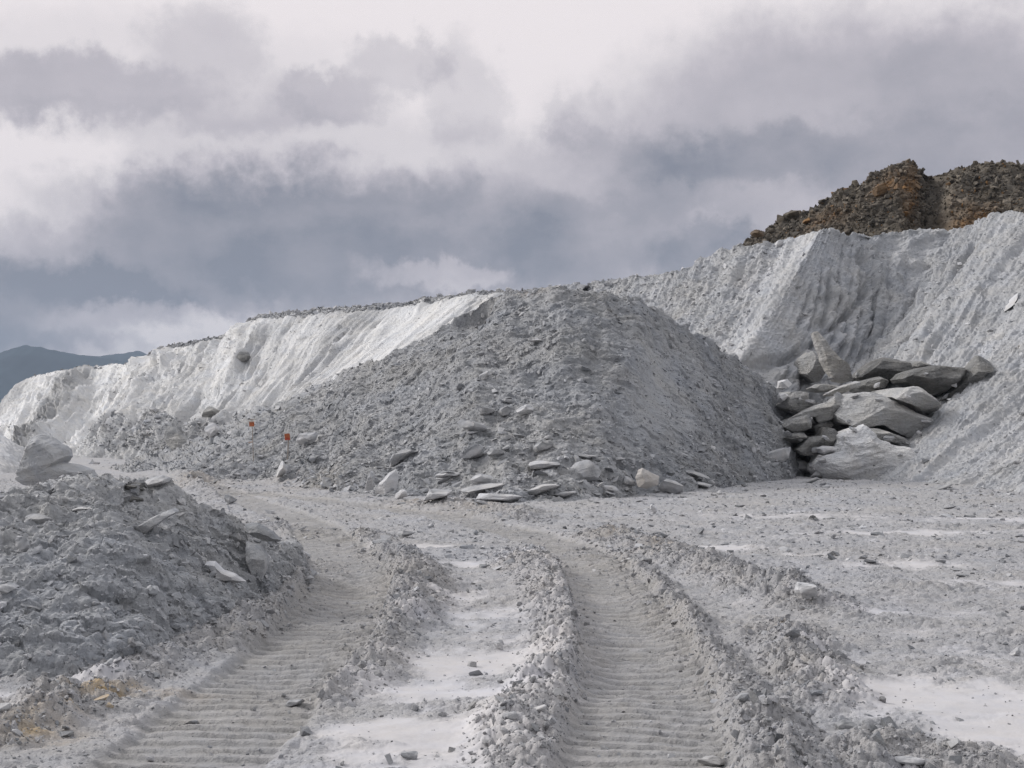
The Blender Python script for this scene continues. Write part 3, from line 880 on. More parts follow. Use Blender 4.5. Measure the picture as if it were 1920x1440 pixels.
# ---------------------------------------------------------------- far mountain ridges
def ridge(name, prof, Y, run, col, label):
    p = np.array(prof, float)
    n = 260
    px = np.linspace(p[0, 0], p[-1, 0], n)
    top = np.interp(px, p[:, 0], p[:, 1])
    x = (px - 960) / FPX * Y
    z = CAMH + (HZ - top) / FPX * Y + 6 * fbm(px / 14, px * 0, 5, 4)
    rows = []
    fr = np.linspace(-1, 1, 61)
    for f in fr:
        yy = Y + f * run
        hh = (1 - abs(f)) ** 0.9
        e = 40 * fbm(x / 300, np.full(n, yy / 500), 6, 5, ridged=True) * (1 - hh) * hh * 2
        rows.append(np.stack([x, np.full(n, yy), z * hh - 3 + e], 1))
    P = np.array(rows)
    m = bpy.data.materials.new(name)
    m.use_nodes = True
    t = NT(m.node_tree)
    co = t.n('ShaderNodeTexCoord').outputs['Object']
    c_ = t.mix(t.rng(t.noise(co, 0.006, 6, 0.6), 0.4, 0.6, 0, 1), (col[0] * .6, col[1] * .6, col[2] * .6), col)
    b = t.n('ShaderNodeBsdfPrincipled')
    t.put(b.inputs['Base Color'], c_)
    b.inputs['Roughness'].default_value = 1.0
    b.inputs['Specular IOR Level'].default_value = 0.0
    t.put(t.n('ShaderNodeOutputMaterial').inputs[0], b.outputs[0])
    o = add_obj(name, np_mesh(name, P, grid_faces(*P.shape[:2])), m)
    return tag(o, label, 'mountain', kind='structure')


ridge('mountain', [(-900, 690), (-300, 640), (-60, 668), (0, 660), (22, 652), (45, 645), (70, 648), (110, 657), (170, 666), (230, 675), (300, 690), (420, 720), (600, 770), (700, 800)],
      4600, 700, (0.035, 0.05, 0.06), 'blue hazy mountain shoulder beyond the left quarry face')
ridge('mountain', [(-200, 720), (100, 705), (165, 668), (205, 664), (235, 660), (262, 656), (290, 670), (400, 690), (600, 740), (800, 780)],
      5500, 500, (0.035, 0.05, 0.06), 'fainter mountain fading into cloud behind the nearer shoulder')

# ---------------------------------------------------------------- rubble that makes up the slopes, and gravel on the floor
slf = np.exp(-((SF['c'] - 1235 + 40 * SF['v']) / 36) ** 2)
strew('mound', SF, 44000, .035, .38, 2.7, 301, mound, 'rubble', M['stone'], 60, flat=(.22, .5), vmin=-.12, tone=(.05, .70), weight=1.05 - slf * .8, tilt=.36)
strew('mound', SF, 2600, .07, .32, 2.2, 313, mound, 'rubble', M['stone'], 20, flat=(.25, .6), tone=(.0, .85), sink=.35, tilt=.45, weight=1.05 - slf * .9)
strew('mound', SF, 2200, .07, .6, 1.9, 302, mound, 'rubble', M['stone'], 40, flat=(.18, .42), vmin=.72, vmax=1.03, tone=(.1, .7), up=.75, tilt=.3, sink=.28,
      weight=(.15 + np.exp(-((SF['c'] - 1000) / 260) ** 2)) * np.clip(.4 + 2 * fbm(SF['U'] / 1.5, SF['V'] / 1.2, 601, 3), 0, 2))
strew('near', SG, 46000, .012, .17, 2.2, 303, near, 'rubble', M['stone'], 60, flat=(.25, .55), vmin=-.5, tone=(.1, .7), sink=.22)
strew('right', SD, 40000, .03, .36, 2.6, 304, right_hill, 'rubble', M['stone'], 20, flat=(.3, .6), tone=(.15, .9), sink=.2)
strew('back', SB, 16000, .045, .5, 2.5, 305, back_hill, 'rubble', M['stone'], 0, flat=(.3, .6), vmin=-.05, tone=(.25, .9), weight=(SB['c'] < 1480) + .15)
strew('rim', SA, 7000, .07, .55, 2.4, 306, left_face, 'rubble', M['stone'], 0, flat=(.3, .7), vmin=-.02, vmax=.045, tone=(.05, .8), weight=(SA['c'] > 285) + .08 * (SA['c'] > 60))
strew('foot', SA, 9000, .06, .9, 2.4, 307, left_face, 'rubble', M['stone'], 25, flat=(.3, .7), vmin=.76, vmax=1.0, tone=(.1, .75), weight=sstep(230, 450, SA['c']) + .03)
strew('face', SA, 9000, .05, .35, 2.4, 314, left_face, 'rubble', M['face'], 0, flat=(.3, .6), vmin=.03, vmax=.8, tone=(.3, .85), sink=.3)
strew('foot', SC, 9000, .05, .7, 2.4, 311, scree, 'rubble', M['stone'], 15, flat=(.3, .6), vmin=-.05, tone=(.05, .75))
strew('waste', SE, 22000, .10, .65, 2.2, 308, brown_heap, 'rubble', M['brown'], 45, flat=(.45, .8), vmin=-.04, tone=(.0, 1.0), weight=1 - .95 * GUL, ochre_p=.04, up=.3, tilt=.8, omap=OE)
w_ = (1.16 - smg) * (1 - .85 * trg) + 1.4 * bmg
gravel = strew('floor', gs, 115000, .010, .17, 2.5, 309, None, 'gravel', M['stone'], 25, flat=(.3, .7), vmin=0, vmax=1, weight=w_ / Yg, tone=(.02, .65), tilt=.45, sink=.2)
gravel3 = strew('floor', gs, 32000, .012, .085, 2.2, 312, gravel, 'gravel', M['ground'], 0, flat=(.5, .9), vmin=0, vmax=1, weight=(bmg * (1 - .6 * trg) + .03 * (1 - smg)) * (Yg < 26), tone=(.2, .6), tilt=.8, sink=.15)
gravel2 = strew('floor', gs, 20000, .04, .30, 2.4, 310, gravel, 'gravel', M['stone'], 25, flat=(.2, .5), vmin=0, vmax=1, weight=w_ * (Yg > 17), tone=(.05, .8), tilt=.3, up=.7, sink=.2)
tag(gravel, 'loose grey gravel and clods strewn over the quarry floor', 'gravel', kind='stuff')

AREA = {'mound': ('flat_rock', 'small loose grey slab on the slope of the tall central mound', 'rock', 'loose slabs on the central mound'),
        'near': ('stone', 'small loose grey stone on the low dark mound at the left', 'stone', 'loose stones on the low left mound'),
        'right': ('stone', 'pale loose stone lying on the streaked right-hand slope', 'stone', 'loose stones on the right slope'),
        'foot': ('stone', 'pale loose stone at the foot of the bright white quarry face', 'stone', 'loose stones below the white face'),
        'waste': ('rock', 'brown angular rock lying on the dark waste heap on the skyline', 'rock', 'rocks on the brown waste heap'),
        'floor': ('stone', 'small grey clod or stone lying on the open quarry floor', 'stone', 'stones on the quarry floor')}
MESHES = {}
for k, (app, p, R, d, tn, oc, area, mt) in enumerate(SINGLES):
    nm, lab, cat, grp = AREA[area]
    o = None
    v, f = CHIPS[k % len(CHIPS)]
    key = (k % len(CHIPS), round(float(tn) * 3), mt.name, oc > .2)
    if key not in MESHES:
        MESHES[key] = np_mesh(nm, v, f, {'tone': np.full(len(v), tn), 'ochre': np.full(len(v), oc)}, smooth=False)
        MESHES[key].materials.append(mt)
    o = bpy.data.objects.new(nm, MESHES[key])
    COL.objects.link(o)
    mw = np.eye(4); mw[:3, :3] = R * d[None, :]; mw[:3, 3] = p
    from mathutils import Matrix
    o.matrix_world = Matrix(mw.tolist())
    tag(o, lab, cat, grp, 'thing')

# ---------------------------------------------------------------- boulders and slabs that stand out one by one
bm = bmesh.new()
bmesh.ops.create_icosphere(bm, subdivisions=4, radius=1.0)
bm.verts.index_update()
ICO_V = np.array([q.co[:] for q in bm.verts]); ICO_F = np.array([[q.index for q in f.verts] for f in bm.faces])
bm.free()


def n3d(p, f, seed, oc=3):
    return (fbm(p[:, 0] * f, p[:, 1] * f, seed, oc) + fbm(p[:, 1] * f, p[:, 2] * f, seed + 7, oc) + fbm(p[:, 2] * f, p[:, 0] * f, seed + 13, oc)) / 1.7


def chisel(p, rs, k, lo, hi):
    for _ in range(k):
        n = rs.normal(0, 1, 3); n /= np.linalg.norm(n)
        d = p @ n - rs.uniform(lo, hi)
        p = p - np.clip(d, 0, None)[:, None] * n[None] * 0.96
    return p


def boulder(name, px, py, wd, ht, label, roll=0.0, deep=0.8, seed=0, mat='stone', tone=.45, planes=14, cat='rock', ochre=0.0, Y=None, sit=.3, yaw=0.0, group=None):
    """an angular block: centre, width and height as seen, roll in the picture plane (degrees, anticlockwise)"""
    rs = np.random.RandomState(seed + 1000)
    p = chisel(np.sign(ICO_V) * np.abs(ICO_V) ** .55, rs, planes + 6, .38, .82)
    p /= np.abs(p).max(0)
    Y = Y or zget(px, min(py + ht * .42, 1436))
    if 'central mound' in label or 'mound base' in label or 'row of three' in label:
        tone = min(tone, .35 + .4 * tone); wd *= .9; ht *= .9
    dims = np.array([wd / FPX * Y, max(wd, ht) * deep / FPX * Y, ht / FPX * Y]) * .5
    p = p * dims
    s = dims.mean()
    p = p + (n3d(p / s, 1.6, seed, 5) * .13 * s)[:, None] * p / (np.linalg.norm(p, axis=1, keepdims=True) + 1e-6)
    tn = tone + .22 * n3d(p / s, 2.0, seed + 3) + .18 * np.sin(p[:, 2] / s * 9 + 3 * n3d(p / s, .8, seed + 5, 2))
    a = math.radians(-roll); b = math.radians(yaw)
    Rz = np.array([[math.cos(b), -math.sin(b), 0], [math.sin(b), math.cos(b), 0], [0, 0, 1]])
    Ry = np.array([[math.cos(a), 0, math.sin(a)], [0, 1, 0], [-math.sin(a), 0, math.cos(a)]])
    p = p @ (Ry @ Rz).T
    me = np_mesh(name, p, ICO_F, {'tone': np.clip(tn, 0, 1), 'ochre': np.full(len(p), ochre) * np.clip(1 + n3d(p / s, 1.5, seed + 9), 0, 1)}, smooth=False)
    o = add_obj(name, me, M[mat])
    c = W(px, py, Y + dims[1] * sit)
    c[2] -= dims[2] * .18
    o.location = c
    return tag(o, label, cat, group, 'thing')


def outline(name, pts, label, Y, th, seed=0, mat='boulder', tone=.5, lean=.35, planes=13, ochre=0.0, cat='boulder', zoom=None, cut=(.62, .92), amp=.06):
    """a block from its outline as seen (pixels), at its own distance and with its own thickness"""
    q = np.array(pts, float)
    if zoom:
        q = q / zoom[2] + np.array(zoom[:2])
    q = np.concatenate([q, q[:1]])
    d = np.concatenate([[0], np.cumsum(np.hypot(*np.diff(q, axis=0).T))])
    n = 140
    s = np.linspace(0, d[-1], n, endpoint=False)
    q = np.stack([np.interp(s, d, q[:, i]) for i in range(2)], 1)
    cx, cy = q.mean(0)
    if Y is None:
        Y = zget(cx, min(q[:, 1].max() - 3, 1436)) + th * .3
    w_, h_ = np.ptp(q[:, 0]) / FPX * Y, np.ptp(q[:, 1]) / FPX * Y
    flat = np.stack([(q[:, 0] - cx) / FPX * Y, np.zeros(n), (cy - q[:, 1]) / FPX * Y], 1)
    back = max(th / 2, min(zget(cx, cy) - Y + .3, 4.0)) if zoom and name == 'boulder' else th / 2
    rows = []
    m = 45
    rs = np.random.RandomState(seed + 50)
    ox, oz = rs.uniform(-.07, .07) * w_, -lean * .22 * h_
    ta = np.linspace(0, 1, m)
    kk = np.interp(ta, [0, .12, .42, .55, .8, 1], [.02, .40, .80, 1, .98, .05])     # a broad front face, a bevelled rim, sides, back
    yy = np.interp(ta, [0, .42, .56, .86, 1], [-1, -.88, -.25, .9, 1])
    pf = np.interp(ta, [0, .42, .55], [1, 1, 0])
    skew = rs.uniform(-.35, .35, 2)
    for k, y_, f_ in zip(kk, yy, pf):
        r = flat * np.array([k, 0, k])
        r[:, 1] = y_ * (th / 2 if y_ < 0 else back)
        r[:, 1] += f_ * th * (skew[0] * r[:, 0] / w_ + (.35 * lean) * r[:, 2] / h_)    # the front face is tipped
        r[:, 0] += f_ * ox
        r[:, 2] += f_ * oz
        rows.append(r)
    P = np.array(rows).reshape(-1, 3)
    ext = np.array([w_ / 2, th / 2, h_ / 2])
    u = P / ext
    for _ in range(planes):
        nn = rs.normal(0, 1, 3) * np.array([.7, 1.3, .9]); nn[1] = -abs(nn[1]); nn /= np.linalg.norm(nn)
        dd = u @ nn - rs.uniform(*cut)
        u = u - np.clip(dd, 0, None)[:, None] * nn[None] * .98
    P = u * ext
    sz = min(w_, h_, max(th, .5 * h_))
    nz = n3d(P / sz, 1.4, seed, 5)
    strat = n3d(np.stack([P[:, 0] * .3 + P[:, 2] * .25, P[:, 1] * .5, P[:, 2] * 1.4 - P[:, 0] * .4], 1) / sz, 3.0, seed + 4, 3)
    dirn = P / (np.linalg.norm(P, axis=1, keepdims=True) + 1e-6)
    step = np.floor(strat * 5) / 5
    P = P + (nz * amp + step * amp * .8)[:, None] * sz * dirn
    if mat == 'boulder' and tone > .3:
        tone = min(tone + .14, 1)
    tn = tone + .25 * n3d(P / sz, 1.6, seed + 2, 4) + .22 * strat
    i = np.arange(m * n).reshape(m, n)
    f = np.stack([i[:-1], np.roll(i, -1, 1)[:-1], np.roll(i, -1, 1)[1:], i[1:]], -1).reshape(-1, 4)
    me = np_mesh(name, P, f, {'tone': np.clip(tn, 0, 1), 'ochre': np.full(len(P), ochre)}, smooth=False)
    bmm = bmesh.new(); bmm.from_mesh(me)
    bmesh.ops.remove_doubles(bmm, verts=bmm.verts, dist=1e-4)
    bmesh.ops.recalc_face_normals(bmm, faces=bmm.faces)
    bmm.to_mesh(me); bmm.free()
    o = add_obj(name, me, M[mat])
    zput(P + W(cx, cy, Y)[None])
    o.location = W(cx, cy, Y)
    return tag(o, label, cat, kind='thing')


Z = (1420, 600, 4.0)
outline('boulder', [(420, 1090), (480, 1010), (600, 980), (640, 920), (640, 860), (720, 820), (800, 800), (900, 880), (1000, 920), (1100, 950), (1170, 1010), (1170, 1070), (1110, 1150), (1050, 1190), (980, 1195), (880, 1190), (700, 1195), (480, 1190), (425, 1140)],
        'huge pale white boulder with a flat base at the front of the boulder pile', 46.6, 2.2, 1, 'white_boulder', .9, .55, 5, zoom=Z, cut=(.74, .95), amp=.12)
outline('boulder', [(730, 812), (820, 798), (950, 830), (1080, 880), (1115, 912), (1040, 930), (900, 900), (760, 860)], 'low grey slab tucked between the white boulder and the broad slab above it', 47.8, 1.6, 2, tone=.45, zoom=Z)
outline('boulder', [(560, 710), (640, 600), (700, 550), (820, 540), (900, 550), (1000, 600), (1150, 690), (1290, 740), (1280, 790), (1190, 840), (1120, 885), (1000, 830), (900, 780), (850, 745), (700, 750), (640, 790), (590, 770)],
        'broadest grey slab sloping right in the middle of the boulder pile', 49.4, 3.2, 3, tone=.85, lean=.75, planes=6, zoom=Z, cut=(.68, .9))
outline('boulder', [(940, 530), (1040, 455), (1190, 500), (1220, 520), (1320, 590), (1390, 680), (1300, 725), (1200, 670), (1080, 610), (950, 560)],
        'blocky grey boulder with a pale crack above the broad slab', 49.3, 2.6, 4, tone=.82, lean=.6, planes=7, zoom=Z)
outline('boulder', [(1090, 440), (1130, 395), (1200, 370), (1300, 345), (1430, 350), (1560, 355), (1530, 420), (1500, 470), (1400, 570), (1340, 585), (1250, 510), (1110, 465)],
        'biggest dark brownish boulder at the upper right of the boulder pile', 51.4, 3.2, 5, tone=.10, lean=-.25, planes=9, zoom=Z)
outline('flat_rock', [(1350, 610), (1420, 540), (1500, 470), (1600, 350), (1680, 262), (1720, 255), (1812, 232), (1822, 258), (1760, 290), (1700, 335), (1640, 430), (1560, 545), (1450, 605)],
        'long dark slab pointing up to the right at the edge of the boulder pile', 51.4, 2.2, 6, tone=.22, lean=-.2, planes=6, zoom=Z)
outline('boulder', [(760, 430), (830, 360), (900, 305), (1010, 266), (1040, 270), (1130, 320), (1150, 365), (1100, 430), (1000, 455), (960, 460), (860, 450), (790, 455)],
        'dark flat-topped boulder at the back of the pile beside the upright plank', 54.6, 2.8, 7, tone=.12, lean=.2, planes=8, zoom=Z)
outline('boulder', [(1130, 305), (1185, 292), (1240, 318), (1300, 340), (1240, 372), (1150, 372)], 'small grey boulder behind the dark boulders at the top of the pile', 55.6, 1.4, 8, tone=.35, zoom=Z)
outline('flat_rock', [(412, 97), (448, 88), (480, 130), (530, 200), (580, 262), (625, 305), (670, 360), (705, 405), (735, 455), (640, 485), (580, 470), (535, 400), (480, 310), (440, 200)],
        'tall tapering yellowish plank of rock standing upright behind the pile', 54.6, 1.2, 9, tone=.9, lean=.15, planes=5, ochre=.10, zoom=Z)
outline('boulder', [(300, 340), (350, 275), (410, 228), (470, 290), (525, 390), (520, 460), (430, 470), (330, 400)], 'rounded grey lump left of the upright rock plank', 57.5, 2.0, 10, tone=.50, zoom=Z)
outline('boulder', [(800, 490), (830, 452), (940, 420), (975, 460), (940, 515), (870, 545), (810, 530)], 'small dark boulder wedged under the dark flat-topped one', 52.4, 1.2, 11, tone=.22, lean=0, zoom=Z)
outline('flat_rock', [(500, 565), (560, 530), (640, 490), (760, 452), (795, 476), (700, 520), (650, 548), (540, 580)], 'narrow pale-edged slab leading to the foot of the upright plank', 52.0, 1.1, 12, tone=.72, zoom=Z)
outline('flat_rock', [(370, 520), (450, 480), (560, 488), (625, 482), (660, 500), (540, 535), (390, 560)], 'flat dark slab at the left rear of the boulder pile', 53.0, 1.3, 13, tone=.35, zoom=Z)
outline('flat_rock', [(240, 745), (350, 680), (430, 640), (540, 610), (610, 555), (660, 518), (715, 505), (695, 560), (645, 615), (585, 690), (545, 735), (445, 765), (420, 715), (260, 752)],
        'long curved slab rising to the right along the left of the pile', 49.6, 1.2, 14, tone=.62, lean=.5, planes=6, zoom=Z)
outline('boulder', [(180, 812), (230, 760), (320, 725), (420, 703), (437, 740), (405, 810), (330, 840), (260, 858), (185, 855)], 'smooth rounded boulder below the long curved slab', 48.8, 1.3, 15, tone=.58, lean=.5, zoom=Z)
outline('boulder', [(408, 802), (450, 768), (550, 732), (575, 770), (540, 815), (430, 850)], 'small dark block wedged beneath the end of the curved slab', 49.6, 1.1, 16, tone=.22, zoom=Z)
outline('boulder', [(198, 885), (240, 850), (362, 843), (372, 882), (320, 925), (235, 928)], 'small low grey boulder at the lower left corner of the pile', 48.2, 1.0, 17, tone=.3, zoom=Z)
outline('boulder', [(285, 975), (400, 880), (500, 868), (540, 800), (602, 830), (640, 900), (580, 935), (460, 970), (410, 1010), (320, 1010)], 'dark lumpy boulder left of the huge white boulder', 47.9, 1.5, 18, tone=.25, zoom=Z)
outline('boulder', [(150, 640), (200, 600), (280, 510), (360, 500), (378, 540), (372, 590), (465, 630), (440, 650), (330, 720), (220, 710)], 'grey block with stepped sides on the far left of the pile', 50.6, 1.5, 19, tone=.6, zoom=Z)
outline('flat_rock', [(160, 458), (228, 444), (258, 480), (230, 510), (165, 535), (152, 515)], 'small slab with a bright white face at the top left of the pile', 50.6, .6, 20, 'stone', .98, .2, 4, zoom=Z)
outline('flat_rock', [(158, 562), (205, 545), (232, 570), (200, 605), (160, 630)], 'small upright white-faced slab below the other white-faced one', 50.2, .6, 21, 'stone', .95, .2, 4, zoom=Z)
outline('boulder', [(470, 965), (520, 945), (600, 950), (590, 985), (500, 1005)], 'small pale stone squeezed against the side of the huge white boulder', 46.6, .6, 22, 'stone', .7, zoom=Z)

outline('boulder', [(480, 700), (600, 640), (760, 720), (760, 860), (600, 900), (480, 820)], 'dark filler boulder added in the gap under the broadest slab', 50.5, 1.6, 23, tone=.1, zoom=Z)  # added filler: keeps the bright slope behind from showing through the gap
_rs = np.random.RandomState(77)
for k, (px_, py_) in enumerate([(1472, 812), (1496, 822), (1530, 842), (1552, 822), (1575, 772), (1590, 790), (1602, 742), (1560, 738), (1520, 752), (1498, 748), (1640, 722), (1652, 750), (1700, 742), (1735, 790), (1722, 812),
                              (1700, 830), (1668, 820), (1606, 806), (1545, 862), (1520, 872), (1560, 708), (1610, 702), (1770, 742), (1790, 720), (1480, 772), (1510, 712), (1735, 700), (1690, 852)]):
    boulder('stone', px_ + _rs.uniform(-5, 5), py_, _rs.uniform(9, 24), _rs.uniform(6, 13), 'small broken stone lodged in a gap among the big boulders', _rs.uniform(-30, 30), seed=500 + k, tone=_rs.uniform(.3, .8),
            sit=-.2, group='small stones lodged among the boulders')
# grey block beyond the low mound, left edge
outline('boulder', [(32, 908), (45, 868), (62, 822), (80, 815), (104, 826), (124, 842), (128, 856), (118, 866), (140, 872), (172, 882), (180, 898), (165, 912), (60, 914)],
        'large bluish grey block with a pointed top beyond the low mound', 27.0, 1.2, 31, 'near_heap', .7, .15, 3, amp=.11, cut=(.8, .95))
outline('boulder', [(225, 912), (236, 903), (262, 906), (272, 918), (258, 925), (232, 924)], 'dark boulder sitting topmost on the crest of the low mound', None, .35, 32, tone=.08)
outline('boulder', [(224, 932), (246, 926), (268, 930), (274, 940), (240, 944)], 'dark flat stone just beneath the topmost dark boulder of the low mound', None, .35, 33, tone=.14)
outline('flat_rock', [(240, 1006), (262, 985), (290, 968), (322, 954), (330, 960), (300, 978), (275, 1000), (250, 1014)], 'long thin slab slanting up to the right on the low mound', None, .35, 34, 'near_heap', .8, amp=.06)
outline('flat_rock', [(384, 1046), (394, 1048), (412, 1068), (440, 1078), (460, 1092), (440, 1095), (412, 1084), (394, 1066)], 'pale slab slanting down to the right on the low mound', None, .25, 35, 'stone', .75)
outline('flat_rock', [(458, 1016), (480, 1020), (500, 1024), (500, 1060), (492, 1090), (478, 1076), (466, 1048)], 'broad smooth grey slab on end near the tip of the low mound', None, .4, 36, 'near_heap', .75, planes=5)
outline('flat_rock', [(455, 978), (480, 982), (510, 998), (526, 1016), (522, 1024), (498, 1014), (470, 1000)], 'dark slab lying along the right-hand skyline of the low mound', None, .4, 37, 'near_heap', .25)
outline('boulder', [(40, 972), (55, 962), (84, 965), (106, 975), (86, 985), (52, 982)], 'angular grey stone on the upper left of the low mound', None, .35, 38, 'stone', .35)
outline('flat_rock', [(135, 950), (160, 948), (184, 951), (180, 957), (140, 958)], 'thin pale slab lying flat on the low mound below its crest', None, .3, 39, 'stone', .75)

H = boulder
H('boulder', 296, 902, 50, 26, 'pale squat boulder on the back edge of the low mound', 5, seed=41, tone=.6)
H('boulder', 430, 936, 28, 20, 'grey stone on the rutted edge right behind the low mound', -10, seed=42, tone=.3)
H('boulder', 415, 961, 20, 16, 'small dark stone standing on the skyline of the low mound', 35, seed=43, tone=.25)
H('boulder', 40, 1018, 34, 34, 'upright grey stone near the left edge on the low mound', 50, seed=44, tone=.45)
H('boulder', 14, 1098, 40, 30, 'pale rounded block cut by the left edge of the photo', 0, seed=45, tone=.6)
H('stone', 3, 1135, 18, 18, 'bright white stone at the left edge below the rounded block', 0, seed=46, tone=.98)
H('stone', 90, 1222, 14, 15, 'pale pinkish stone low on the front of the low mound', 60, seed=47, tone=.95)
H('flat_rock', 250, 1208, 46, 14, 'dark slab low on the front of the low mound', 10, seed=48, tone=.2)
H('flat_rock', 62, 1138, 50, 10, 'thin dark slab half buried in the front of the low mound', -12, seed=49, tone=.25)
H('boulder', 1505, 1106, 50, 34, 'pale lumpy block perched on the end of the right-hand windrow', -8, seed=51, tone=.75, planes=8)
H('stone', 936, 1208, 18, 22, 'small two-toned stone standing on the pale patch between the tracks', 10, seed=52, tone=.6)
H('flat_rock', 1585, 1357, 56, 18, 'dark flat stone on the pale slurry right of the tracks', -4, seed=53, tone=.15)
H('flat_rock', 1708, 1424, 60, 16, 'long pale stone lying at the bottom right of the floor', 2, seed=54, tone=.6)
H('flat_rock', 1630, 1051, 32, 8, 'small dark flat slab on the floor right of the windrow', 0, seed=55, tone=.1)
H('flat_rock', 1806, 1079, 32, 9, 'small dark curved slab far out on the right of the floor', -6, seed=56, tone=.1)
H('stone', 1906, 1222, 26, 18, 'pale angular stone at the right edge of the floor', 25, seed=57, tone=.65)
H('flat_rock', 1340, 1424, 68, 20, 'flat brownish stone in the right-hand track at the bottom', -6, seed=58, tone=.4, ochre=.08)
H('boulder', 760, 1000, 40, 15, 'grey stone by the far end of the middle windrow', 8, seed=59, tone=.3)
H('boulder', 957, 1338, 32, 20, 'squat grey clod beside the foot of the pale ridge between the tracks', 10, seed=60, tone=.4)
H('flat_rock', 1008, 1326, 36, 12, 'pinkish flat stone on the pale ridge between the tracks', 18, seed=61, tone=.65, ochre=.05)
H('flat_rock', 548, 1318, 44, 15, 'rounded flat stone on the right edge of the left track', 6, seed=62, tone=.4)
H('boulder', 768, 1415, 34, 20, 'lumpy grey stone on the pale slurry at the bottom of the photo', 0, seed=63, tone=.35)
H('stone', 1226, 952, 13, 20, 'small white stone standing upright on the floor before the mound', 5, seed=64, tone=1.0, planes=8)
H('flat_rock', 190, 1310, 34, 12, 'yellowish ochre stone at the edge of the left track', 15, seed=65, tone=.7, ochre=.75)
H('flat_rock', 205, 1322, 24, 10, 'small flat ochre chip beside the bigger ochre stone', -10, seed=66, tone=.7, ochre=.7)
# central mound
H('boulder', 910, 768, 40, 20, 'dark-bellied rounded boulder, leftmost of three in a row on the central mound', -4, seed=71, tone=.35)
H('boulder', 945, 770, 32, 24, 'squarish grey boulder, middle one of three in a row on the central mound', 0, seed=72, tone=.4)
H('boulder', 987, 768, 42, 24, 'pale boulder, rightmost of three in a row on the central mound', 14, seed=73, tone=.62)
H('flat_rock', 886, 795, 64, 28, 'half buried slab just below the row of three boulders', -12, seed=74, tone=.5)
H('flat_rock', 952, 750, 36, 9, 'thin flat slab just above the row of three boulders', -4, seed=75, tone=.4)
H('boulder', 891, 848, 64, 36, 'big tilted block with a dark front low on the central mound', 22, seed=76, tone=.4, planes=8)
H('boulder', 1013, 838, 48, 24, 'round-bellied boulder right of the big tilted block', -4, seed=77, tone=.35)
H('flat_rock', 756, 852, 78, 26, 'long rounded slab slanting up to the right at the left of the mound base', 24, seed=78, tone=.42)
outline('flat_rock', [(698, 926), (712, 905), (730, 886), (742, 880), (748, 892), (744, 912), (738, 928)], 'bright white triangular slab standing at the foot of the central mound', 35.0, .4, 79, 'stone', .98, planes=4)
outline('flat_rock', [(683, 920), (690, 895), (697, 878), (703, 892), (700, 918)], 'thin upright shard left of the white triangular slab', 35.2, .3, 80, 'stone', .5)
H('boulder', 752, 925, 26, 20, 'small white block right of the white triangular slab', 30, seed=81, tone=.95)
H('flat_rock', 838, 889, 62, 15, 'flat slab with a dark underside at the mound base', 5, seed=82, tone=.5)
H('flat_rock', 908, 897, 60, 20, 'wedge-shaped slab right of the flat slab with a dark underside', -6, seed=83, tone=.6)
outline('flat_rock', [(990, 872), (998, 861), (1018, 864), (1050, 868), (1052, 880), (1020, 878), (996, 880)], 'slab with a pale triangular left end at the mound base', 34.6, .9, 84, 'stone', .65)
outline('boulder', [(1062, 888), (1078, 868), (1100, 862), (1122, 872), (1130, 884), (1118, 898), (1092, 910), (1080, 904)], 'ragged tilted boulder, bulkiest of the mound base', 34.6, 1.0, 85, 'stone', .45)
H('flat_rock', 1096, 854, 60, 8, 'long thin slab lying just above the ragged tilted boulder', -3, seed=86, tone=.6)
outline('boulder', [(1196, 912), (1192, 896), (1198, 880), (1210, 876), (1226, 884), (1236, 892), (1232, 908), (1214, 918)], 'yellowish boulder among grey rocks at the foot of the central mound', 34.8, .7, 87, 'stone', .75, ochre=.22)
H('flat_rock', 1180, 902, 30, 18, 'leaning grey slab just left of the yellowish boulder', -45, seed=88, tone=.5)
H('boulder', 1250, 910, 60, 30, 'bluish grey block just right of the yellowish boulder', -8, seed=89, tone=.5)
H('flat_rock', 905, 914, 110, 22, 'long flat slab, widest at the mound base', 4, seed=90, tone=.5)
H('flat_rock', 940, 932, 110, 20, 'pale flat slab at the very front of the mound base', -2, seed=91, tone=.75)
H('boulder', 822, 926, 62, 26, 'pale rounded rock at the front of the base left of the pale flat slab', 6, seed=92, tone=.6)
H('flat_rock', 1008, 918, 90, 26, 'stack-like layered slab in the middle of the mound base', 6, seed=93, tone=.55)
H('flat_rock', 1300, 888, 70, 14, 'flat dark slab on the right part of the mound base', -14, seed=94, tone=.35)
H('flat_rock', 1312, 906, 56, 14, 'pale flat stone at the right end of the mound base', -3, seed=95, tone=.7)
H('boulder', 578, 820, 46, 28, 'pale boulder right of the right-hand orange sign', 20, seed=96, tone=.75)
H('boulder', 530, 878, 20, 38, 'pale wedge of rock standing below the orange signs', -25, seed=97, tone=.9)
H('flat_rock', 1008, 638, 42, 6, 'thin pale slab high on the central mound', 0, seed=98, tone=.95)
H('boulder', 910, 703, 28, 20, 'grey boulder alone in the upper left of the central mound', 10, seed=99, tone=.55)
H('stone', 1011, 697, 9, 12, 'small white upright stone alone high on the central mound', 0, seed=100, tone=.95)
H('boulder', 930, 848, 34, 20, 'grey lump between the tilted block and the round-bellied boulder', 0, seed=101, tone=.3)
H('flat_rock', 1062, 925, 60, 14, 'low grey slab right of the layered slab', 10, seed=102, tone=.4)
H('flat_rock', 1140, 915, 46, 12, 'small flat stone left of the leaning grey slab', -6, seed=103, tone=.6)
